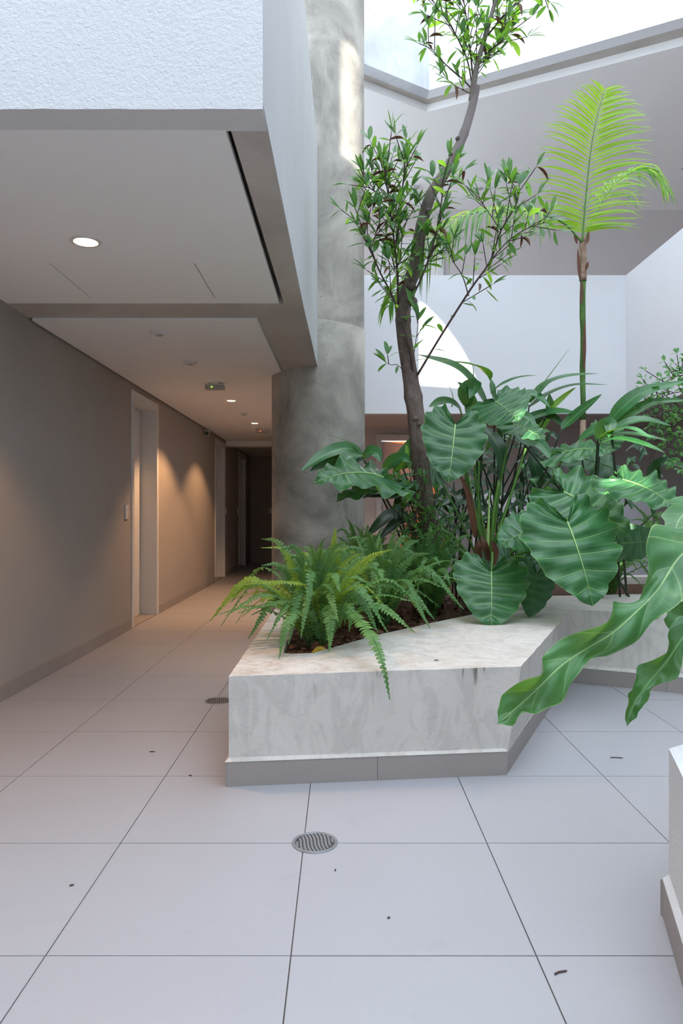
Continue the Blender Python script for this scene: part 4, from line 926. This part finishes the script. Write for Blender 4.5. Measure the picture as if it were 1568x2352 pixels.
for k in range(16):
    p = P(rr.uniform(985, 1265), 0, 5.6); b = V((p.x, rr.uniform(5.2, 6.2), ZM)); MB().tube(crom([b, b + V((rr.uniform(-.06, .06), 0, .5)), b + V((rr.uniform(-.15, .15), 0, rr.uniform(.9, 1.15)))], 5), .007, 6).obj('cane', M['dstem'], ga, True)

# ---- small-leaf prototypes
def leaf_proto(name, mat, L=1.0, W=.14, curl=.12, fold=.3, n=6):
    vs = []; uv = []; fs = []
    for i in range(n + 1):
        t = i / n; w_ = W * math.sin(math.pi * min(1, t * .93 + .04)) ** .8 * (1 if t < 1 else 0)
        for c in (-1, 0, 1): vs.append((c * w_, t * L, -curl * t * t + abs(c) * fold * w_)); uv.append((t + .001, (c + 1) / 2))
    for i in range(n):
        for k in range(2): a = i * 3 + k; fs.append((a, a + 1, a + 4, a + 3))
    return MB().add(vs, fs, uv).mesh(name, M[mat], True)
PT = {'g': [leaf_proto('leaf', 'tleaf', W=w_, curl=c) for w_, c in ((.11, .1), (.14, .25), (.095, -.05), (.16, .15))],
      'y': [leaf_proto('bright_leaf', 'tbright', W=w_, curl=c) for w_, c in ((.14, .1), (.17, .2))],
      'd': [leaf_proto('dry_leaf', 'tdry', W=.10, curl=.3, fold=1.6)],
      'v': [leaf_proto('leaf', 'vine', W=w_, curl=c, n=4) for w_, c in ((.28, .1), (.24, .3))]}
def leaf_mat4(p, d, nrm, L):
    m = frame(V(d), V(nrm)).to_4x4() @ Matrix.Scale(L, 4); m.translation = p; return m
def place_leaves(root, lst, limit=300, name='leaf'):
    lst = sorted(lst, key=lambda a: -a[0]); inv = Matrix.Translation(-root.location)
    for (L, kind, p, d, nr) in lst[:limit]:
        me = R.choice(PT[kind]); o = bpy.data.objects.new({'d': 'dry_leaf', 'y': 'bright_leaf'}.get(kind, name), me); COL.objects.link(o); o.parent = root
        o.matrix_parent_inverse = inv; o.matrix_basis = leaf_mat4(p, d, nr, L)
    rest = lst[limit:]
    for kk, nm, mm in (('g', 'small_leaves', 'tleaf'), ('y', 'small_bright_leaves', 'tbright'), ('d', 'small_dry_leaves', 'tdry'), ('v', 'small_leaves', 'vine')):
        rs = [a for a in rest if a[1] == kk]
        if not rs: continue
        mb = MB()
        for (L, kind, p, d, nr) in rs:
            me = R.choice(PT[kind]); m = leaf_mat4(p, d, nr, L)
            ul = me.uv_layers[0].data; uvs = [(0.5, 0.5)] * len(me.vertices)
            for lp in me.loops: uvs[lp.vertex_index] = tuple(ul[lp.index].uv)
            mb.add([m @ v.co for v in me.vertices], [tuple(f.vertices) for f in me.polygons], uvs)
        o = mb.obj(nm, M[mm], root, True); o['kind'] = 'stuff'
def leafy(path, out, r3, step=.05, L=.11, start=.15, kinds='ggggggyd', side=.8, up=.3, pet=None):
    q = crom(path, 10); acc = 0; tot = sum((q[i + 1] - q[i]).length for i in range(len(q) - 1)); run = 0; k = r3.randint(0, 9)
    for i in range(len(q) - 1):
        seg = q[i + 1] - q[i]; run += seg.length; acc += seg.length
        if run / tot < start or acc < step: continue
        acc = 0; k += 1; d = seg.normalized(); a = k * 2.4 + r3.uniform(-.5, .5)
        b = frame(d, V((0, -1, .2))); rad = b @ V((math.cos(a), 0, math.sin(a)))
        dr = (rad * side * 1.2 + d * .32 + V((0, 0, up * r3.uniform(-1, .6)))).normalized(); nr = (V((0, -.35, 1)) + V((r3.uniform(-.5, .5), r3.uniform(-.5, .5), 0)))
        out.append((L * r3.uniform(.65, 1.15), r3.choice(kinds), q[i] + dr * .008, dr, nr))
    d = (q[-1] - q[-3]).normalized()
    for s in range(3): out.append((L * r3.uniform(.8, 1.1), kinds[0] if kinds[0] != 'd' else 'g', q[-1], (d + V((r3.uniform(-.6, .6), r3.uniform(-.6, .6), r3.uniform(-.1, .4)))).normalized(), (0, -.6, .8)))
def twigs(path, out, tw, r3, n, L=.22, leafL=.11, start=.3, kinds='ggggggyd', step=.045, spread=.8):
    q = crom(path, 10)
    for k in range(n):
        i = int((start + (1 - start) * (k + r3.random()) / n) * (len(q) - 2)); d = (q[i + 1] - q[i]).normalized(); a = k * 2.4 + r3.uniform(-.6, .6)
        b = frame(d, V((0, -1, .2))); rad = b @ V((math.cos(a), 0, math.sin(a) * .7)); dr = (rad * spread + d * .7 + V((0, 0, .25))).normalized(); l_ = L * r3.uniform(.5, 1.15)
        p2 = [q[i], q[i] + dr * l_ * .5 + V((0, 0, .01)), q[i] + dr * l_ + V((0, 0, .02))]; tw.tube(crom(p2, 3), [.0028] * 6 + [.001], 4, False); leafy(p2, out, r3, step, leafL, .1, kinds)

# ---- tree
TB = P(985, 1235, 4.75); TB.z = ZM; TB.x = 0.60
tr = thing('slender_tree', 'slender brown-barked tree leaning up through the court from the planter', 'tree', TB)
tp = [TB, P(980, 1180, 4.75), P(966, 1080, 4.72), P(957, 970, 4.7), P(944, 880, 4.7), P(926, 750, 4.7), P(932, 680, 4.7), P(953, 610, 4.68), P(966, 530, 4.65), P(988, 450, 4.6), P(1022, 395, 4.58), P(1060, 320, 4.55), P(1084, 245, 4.52), P(1094, 197, 4.5)]
q = crom(tp, 6); n = len(q); rads = []
for i, p in enumerate(q):
    t = i / (n - 1); r = .060 - .006 * t * 2 if t < .3 else (.052 - .030 * (t - .3) / .7); r *= 1 + .05 * noise.noise(p * 9); rads.append(r)
for i, p in enumerate(q):  # knots
    if i % 9 == 4: rads[i] *= 1.09
MB().tube(q, rads, 16).obj('trunk', M['bark'], tr, True)
for (px, py, D, s) in [(955, 962, 4.64, .016), (962, 975, 4.64, .014), (966, 1068, 4.66, .012), (948, 690, 4.64, .02), (945, 655, 4.63, .02), (1052, 315, 4.52, .010), (1036, 352, 4.53, .010), (1015, 372, 4.53, .012), (985, 482, 4.57, .015)]:
    c = P(px, py, D); MB().tube([c + V((0, .02, 0)), c + V((0, .0, 0)), c - V((0, .012, -.002))], [s * 1.6, s, s * .35], 10).obj('knot', M['bark'], tr, True)
out = []; tw = MB(); r3 = random.Random(11)
BR = [ # path, r0, r1, leaf step, twig count, twig length
 ([(948, 855, 4.66), (938, 790, 4.6), (905, 690, 4.55), (870, 620, 4.5), (840, 545, 4.45), (815, 478, 4.42)], .008, .003, .05, 10, .2),
 ([(914, 700, 4.68), (912, 620, 4.6), (903, 540, 4.55), (890, 440, 4.5), (884, 385, 4.48)], .008, .003, .04, 15, .24),
 ([(910, 560, 4.58), (918, 480, 4.5), (926, 410, 4.45), (931, 365, 4.42)], .005, .002, .045, 8, .18),
 ([(938, 700, 4.62), (975, 620, 4.55), (1000, 540, 4.5), (1014, 460, 4.46), (1017, 410, 4.44)], .007, .003, .055, 9, .2),
 ([(958, 862, 4.65), (1010, 775, 4.6), (1080, 665, 4.5), (1125, 600, 4.45), (1150, 530, 4.4), (1185, 470, 4.36), (1192, 425, 4.34)], .008, .003, .07, 13, .22),
 ([(1076, 680, 4.52), (1062, 635, 4.5), (1040, 600, 4.46), (1030, 575, 4.45)], .004, .002, .05, 3, .12),
 ([(1125, 600, 4.45), (1165, 555, 4.42), (1210, 525, 4.4), (1255, 510, 4.38)], .004, .002, .05, 6, .14),
 ([(1150, 530, 4.4), (1130, 500, 4.38), (1110, 470, 4.36), (1100, 450, 4.35)], .003, .002, .05, 4, .14),
 ([(945, 850, 4.62), (952, 800, 4.58), (958, 760, 4.56), (960, 735, 4.55)], .003, .0015, .045, 2, .06),
 ([(930, 855, 4.62), (912, 838, 4.58), (898, 838, 4.56), (885, 832, 4.55)], .003, .0015, .05, 1, .05),
 ([(900, 470, 4.55), (862, 440, 4.5), (835, 420, 4.46)], .003, .002, .045, 5, .14),
 ([(850, 560, 4.47), (880, 520, 4.44), (905, 500, 4.42)], .003, .002, .045, 5, .14),
 ([(940, 640, 4.66), (970, 600, 4.55), (1000, 585, 4.5)], .003, .002, .045, 4, .14),
 ([(925, 640, 4.66), (905, 620, 4.6), (925, 590, 4.55)], .003, .002, .045, 5, .14),
]
for pts, r0, r1, st, nt, tl in BR:
    qq = crom(PP(*pts), 8); m = len(qq); MB().tube(qq, [r0 + (r1 - r0) * i / (m - 1) for i in range(m)], 6).obj('branch', M['twig'], tr, True)
    leafy(PP(*pts), out, r3, st * 1.5, .115, .15, 'ggggggggyd'); twigs(PP(*pts), out, tw, r3, int(nt * 1.4), tl, .105, .3, 'gggggggyd', .042)
UB = [ # upper crown shoots
 ([(1082, 232, 4.52), (1093, 160, 4.45), (1112, 90, 4.4), (1138, 0, 4.35), (1160, -90, 4.3)], .020, .009, .09, 8, .18),
 ([(1084, 205, 4.5), (1060, 180, 4.45), (1020, 145, 4.4), (990, 110, 4.35), (978, 95, 4.33)], .005, .002, .05, 5, .16),
 ([(1085, 200, 4.5), (1070, 130, 4.42), (1035, 60, 4.36), (1005, 20, 4.3), (985, -15, 4.28)], .005, .002, .05, 9, .2),
 ([(1087, 195, 4.5), (1078, 100, 4.4), (1066, 10, 4.32), (1055, -50, 4.3)], .006, .002, .045, 11, .2),
 ([(1090, 160, 4.46), (1120, 120, 4.4), (1150, 95, 4.36), (1175, 65, 4.34)], .005, .002, .045, 8, .16),
 ([(1112, 90, 4.42), (1145, 50, 4.36), (1185, 5, 4.3), (1215, -35, 4.28)], .006, .002, .06, 6, .18),
 ([(1090, 205, 4.5), (1100, 150, 4.45), (1130, 130, 4.4)], .004, .002, .05, 4, .15),
 ([(1185, 5, 4.3), (1225, -20, 4.28), (1262, 5, 4.26)], .003, .002, .06, 3, .1),
 ([(1080, 215, 4.5), (1050, 200, 4.45), (1028, 185, 4.42)], .003, .0015, .05, 3, .1),
]
for pts, r0, r1, st, nt, tl in UB:
    qq = crom(PP(*pts), 8); m = len(qq); MB().tube(qq, [r0 + (r1 - r0) * i / (m - 1) for i in range(m)], 8).obj('branch', M['bark'] if r0 > .01 else M['twig'], tr, True)
    leafy(PP(*pts), out, r3, st * 1.4, .095, .2, 'gygygyyg'); twigs(PP(*pts), out, tw, r3, int(nt * 1.3), tl, .098, .2, 'gygygyygd', .042)
tw.obj('twigs', M['twig'], tr)['kind'] = 'stuff'; place_leaves(tr, out, 300)

# ---- low shrub round the trunk foot
SB = V((0.5, 4.78, ZM)); sh = thing('leafy_shrub', 'small-leaved green shrub at the foot of the tree trunk', 'shrub', SB); out = []; tw = MB(); r3 = random.Random(4)
for (px, py, D) in [(965, 1095, 4.6), (935, 1120, 4.55), (930, 1160, 4.5), (945, 1190, 4.5), (975, 1110, 4.6), (1000, 1130, 4.6), (1010, 1165, 4.6), (1030, 1200, 4.6), (990, 1180, 4.55), (960, 1150, 4.5), (915, 1100, 4.6), (1005, 1220, 4.5), (1060, 1190, 4.7), (940, 1080, 4.6)]:
    e = P(px, py, D); pth = [SB + V((r3.uniform(-.03, .03), 0, 0)), SB.lerp(e, .55) + V((r3.uniform(-.04, .04), -.02, .05)), e]; tw.tube(crom(pth, 4), .003, 5, False)
    leafy(pth, out, r3, .032, .062, .3, 'gggggg'); twigs(pth, out, tw, r3, 3, .08, .058, .5, 'gggg', .03)
tw.obj('twigs', M['twig'], sh)['kind'] = 'stuff'; place_leaves(sh, out, 260)

# ---- palm
PX = P(1338, 1000, 5.35).x; pm = thing('young_palm', 'slim young palm with one upright bright green frond', 'palm', (PX, 5.35, ZM)); TW_ = .021
zc = P(1338, 550, 5.35).z; zg0 = P(0, 640, 5.35).z; zlow = P(0, 905, 5.35).z
def seg_(name, z0, z1, r0, r1, mat, x0=PX, x1=PX):
    k = 8; pts = [V((x0 + (x1 - x0) * i / k + .003 * math.sin(i * 1.7), 5.35, z0 + (z1 - z0) * i / k)) for i in range(k + 1)]
    return MB().tube(pts, [r0 + (r1 - r0) * i / k + (.0015 if i % 3 == 0 else 0) for i in range(k + 1)], 12).obj(name, M[mat], pm, True)
seg_('stem', ZM, P(0, 965, 5.35).z, .025, .022, 'husk'); seg_('crownshaft', P(0, 965, 5.35).z, P(0, 640, 5.35).z, .019, .021, 'palmtrunk')
seg_('dry_sheath', P(0, 645, 5.35).z, P(0, 545, 5.35).z, .026, .024, 'husk')
for k, (a, b) in enumerate([((1330, 640), (1326, 570)), ((1347, 560), (1352, 530)), ((1325, 560), (1318, 540)), ((1345, 620), (1350, 600)), ((1334, 700), (1336, 640)), ((1341, 850), (1342, 730))]):
    blade(pm, PP((a[0], a[1], 5.32), ((a[0] + b[0]) / 2, (a[1] + b[1]) / 2, 5.315), (b[0], b[1], 5.31)), .012, (0, -1, 0), 'tdry', .4, k, 'dry_sheath', 6)
def palm_frond(path, PLn, nrm, n, mats, droop=.25, ang=1.1, start=.12, seed=0, Wl=.010, rr0=.008, asym=1.0, rmat='stem'):
    r2 = random.Random(seed); q = crom(path, 10); m = len(q)
    rc = MB().tube(q, [rr0 * (1 - .85 * i / m) for i in range(m)], 6).obj('frond', M[rmat], pm, True)
    for i in range(n):
        s = start + (1 - start) * (i + .5) / n; k = min(m - 2, int(s * (m - 1))); f = s * (m - 1) - k; p = q[k].lerp(q[k + 1], f); d = (q[k + 1] - q[k]).normalized()
        nn = (V(nrm) - d * V(nrm).dot(d)).normalized(); x = d.cross(nn); e = math.sin(math.pi * min(1, s * .80 + .17)) ** .6
        for side in (-1, 1):
            L = PLn * e * r2.uniform(.88, 1.06) * (asym if side > 0 else 1); a_ = ang - .45 * s + r2.uniform(-.05, .05)
            dr = (x * side * math.sin(a_) + d * math.cos(a_) + nn * r2.uniform(0, .25)).normalized()
            pts = [p, p + dr * L * .35, p + dr * L * .7 + V((0, 0, -droop * L * .3)), p + dr * L + V((0, 0, -droop * L * r2.uniform(.6, 1.3)))]
            o = blade(None, pts, Wl * r2.uniform(.8, 1.2), (nn + V((0, 0, .5))).normalized(), r2.choice(mats), .35, i, 'leaflet', 6, 0, lambda t: min(1, t * 5 + .3) * (1 - t ** 2.2) + .02, 0, 2)
            o.parent = rc; o.matrix_parent_inverse = Matrix.Identity(4)
    return rc
palm_frond(PP((1337, 555, 5.33), (1341, 500, 5.3), (1352, 380, 5.22), (1366, 290, 5.15), (1388, 205, 5.1)), .46, (0, -1, .15), 44, ['palm'], .22, 1.42, .10, 1, .0095)
palm_frond(PP((1335, 555, 5.33), (1290, 510, 5.25), (1220, 487, 5.15), (1140, 482, 5.05), (1060, 500, 4.98), (985, 560, 4.92), (925, 640, 4.88), (893, 705, 4.86)), .33, (0, -.35, 1), 46, ['palmd', 'palm', 'palmd'], .9, 1.1, .22, 2, .011)
palm_frond(PP((1341, 552, 5.37), (1372, 480, 5.45), (1410, 425, 5.5), (1455, 395, 5.5), (1495, 400, 5.45), (1530, 440, 5.4)), .30, (0, -.4, 1), 36, ['palmd', 'palm'], .7, 1.05, .2, 3, .009)

# ---- trailing small-leaf vine at the right edge
VB = V((2.55, 5.7, ZM)); vn = thing('trailing_shrub', 'airy small-leaved shrub drooping at the right edge of the picture', 'shrub', VB); out = []; tw = MB(); r3 = random.Random(9)
vt = P(1640, 900, 4.9); MB().tube(crom([VB, VB.lerp(vt, .6) + V((.15, 0, .3)), vt], 8), .008, 6).obj('stem', M['twig'], vn, True)
for (pts) in [[(1640, 880, 4.9), (1570, 862, 4.8), (1520, 880, 4.75), (1475, 905, 4.7)], [(1640, 890, 4.9), (1560, 900, 4.8), (1510, 915, 4.7), (1470, 935, 4.65)], [(1640, 850, 4.9), (1580, 860, 4.85), (1550, 850, 4.8)],
              [(1640, 900, 4.9), (1580, 935, 4.8), (1545, 960, 4.75), (1500, 975, 4.7)], [(1640, 920, 4.9), (1570, 960, 4.8), (1540, 1000, 4.75), (1545, 1050, 4.7)], [(1640, 950, 4.9), (1580, 1000, 4.8), (1555, 1040, 4.75), (1535, 1060, 4.7)],
              [(1640, 900, 4.9), (1590, 905, 4.8), (1540, 935, 4.75), (1490, 960, 4.7)], [(1640, 940, 4.9), (1590, 960, 4.8), (1560, 990, 4.75), (1520, 990, 4.7)]]:
    pth = PP(*pts); qq = crom(pth, 6); MB().tube(qq, .0028, 5).obj('branch', M['twig'], vn, True); leafy(pth, out, r3, .03, .045, .15, 'vvvv'); twigs(pth, out, tw, r3, 10, .13, .042, .2, 'vvvv', .028)
for k in range(12):
    a = P(r3.uniform(1480, 1560), r3.uniform(940, 1000), 4.75); qq = crom([a, a + V((-.06, 0, -.08)), a + V((r3.uniform(-.14, -.05), 0, r3.uniform(-.35, -.2)))], 5); tw.tube(qq, .0012, 4, False)
tw.obj('twigs', M['twig'], vn)['kind'] = 'stuff'; place_leaves(vn, out, 300)

# ================================================================ LITTER
def litter(px, py, z, L, ang, label, name='twig', mat='twig', cat='twig'):
    D = (H - z) * F / (py - CY); c = P(px, py, D); u = V((math.cos(ang), math.sin(ang), 0)); v = V((-u.y, u.x, 0))
    q = crom([c - u * L / 2, c - u * L * .1 + v * L * .08, c + u * L / 2], 4)
    q = [a + V((0, 0, .003)) for a in q]; tag(MB().tube(q, [.0022] * (len(q) - 1) + [.001], 5).obj(name, M[mat]), label, cat)
litter(1416, 1742, 0, .055, -.1, 'short dark twig on the tile at right, beyond the white corner'); litter(1288, 2236, 0, .035, .35, 'dark twig lying on the front right floor tile')
litter(350, 1728, 0, .025, .1, 'tiny twig on the passage floor'); litter(165, 2035, 0, .012, .5, 'dark crumb of bark on the left front tile'); litter(437, 1783, 0, .016, -.4, 'bit of debris on the joint left of the planter')
litter(1002, 1518, .445, .02, .2, 'dark scrap on the planter rim'); litter(1332, 1380, .45, .03, 0, 'dark scrap on the far rim under the big leaf')
litter(893, 2110, 0, .008, .5, 'crumb of debris near the front drain'); litter(770, 2000, 0, .008, 1.5, 'speck just in front of the round drain')
b = P(735, 1466, 3.42); b.z = .43
blade(None, [b + V((-.04, 0, -.015)), b + V((0, 0, .008)), b + V((.045, .0, -.012))], .012, (0, -.8, .8), 'yellow', .2, 2, 'fallen_leaf', 8)
tag(bpy.context.scene.collection.objects[-1], 'yellow fallen leaf on the mulch under the front fern', 'leaf')
r4 = random.Random(15)
for k in range(34):
    x = r4.uniform(-.24, .5); y = 3.36 + max(0, (x + .12)) * 1.28 + r4.uniform(.03, .22); L = r4.uniform(.03, .06); a = r4.uniform(0, 3.14); d = V((math.cos(a), math.sin(a), r4.uniform(-.15, .2))); p = V((x, y, .428 + r4.uniform(0, .012)))
    o = blade(None, [p - d * L / 2, p + V((0, 0, .006)), p + d * L / 2], L * .22, (r4.uniform(-.4, .4), -.5, 1), 'tdry', .3, k, 'bark_chip', 4, 0, lambda t: .75 + .25 * math.sin(t * 3), 0, 2)
    so = o.modifiers.new('s', 'SOLIDIFY'); so.thickness = .004
    tag(o, 'reddish brown bark chip on the mulch at the front of the bed', 'bark chip', 'bark chips at the front of the bed')
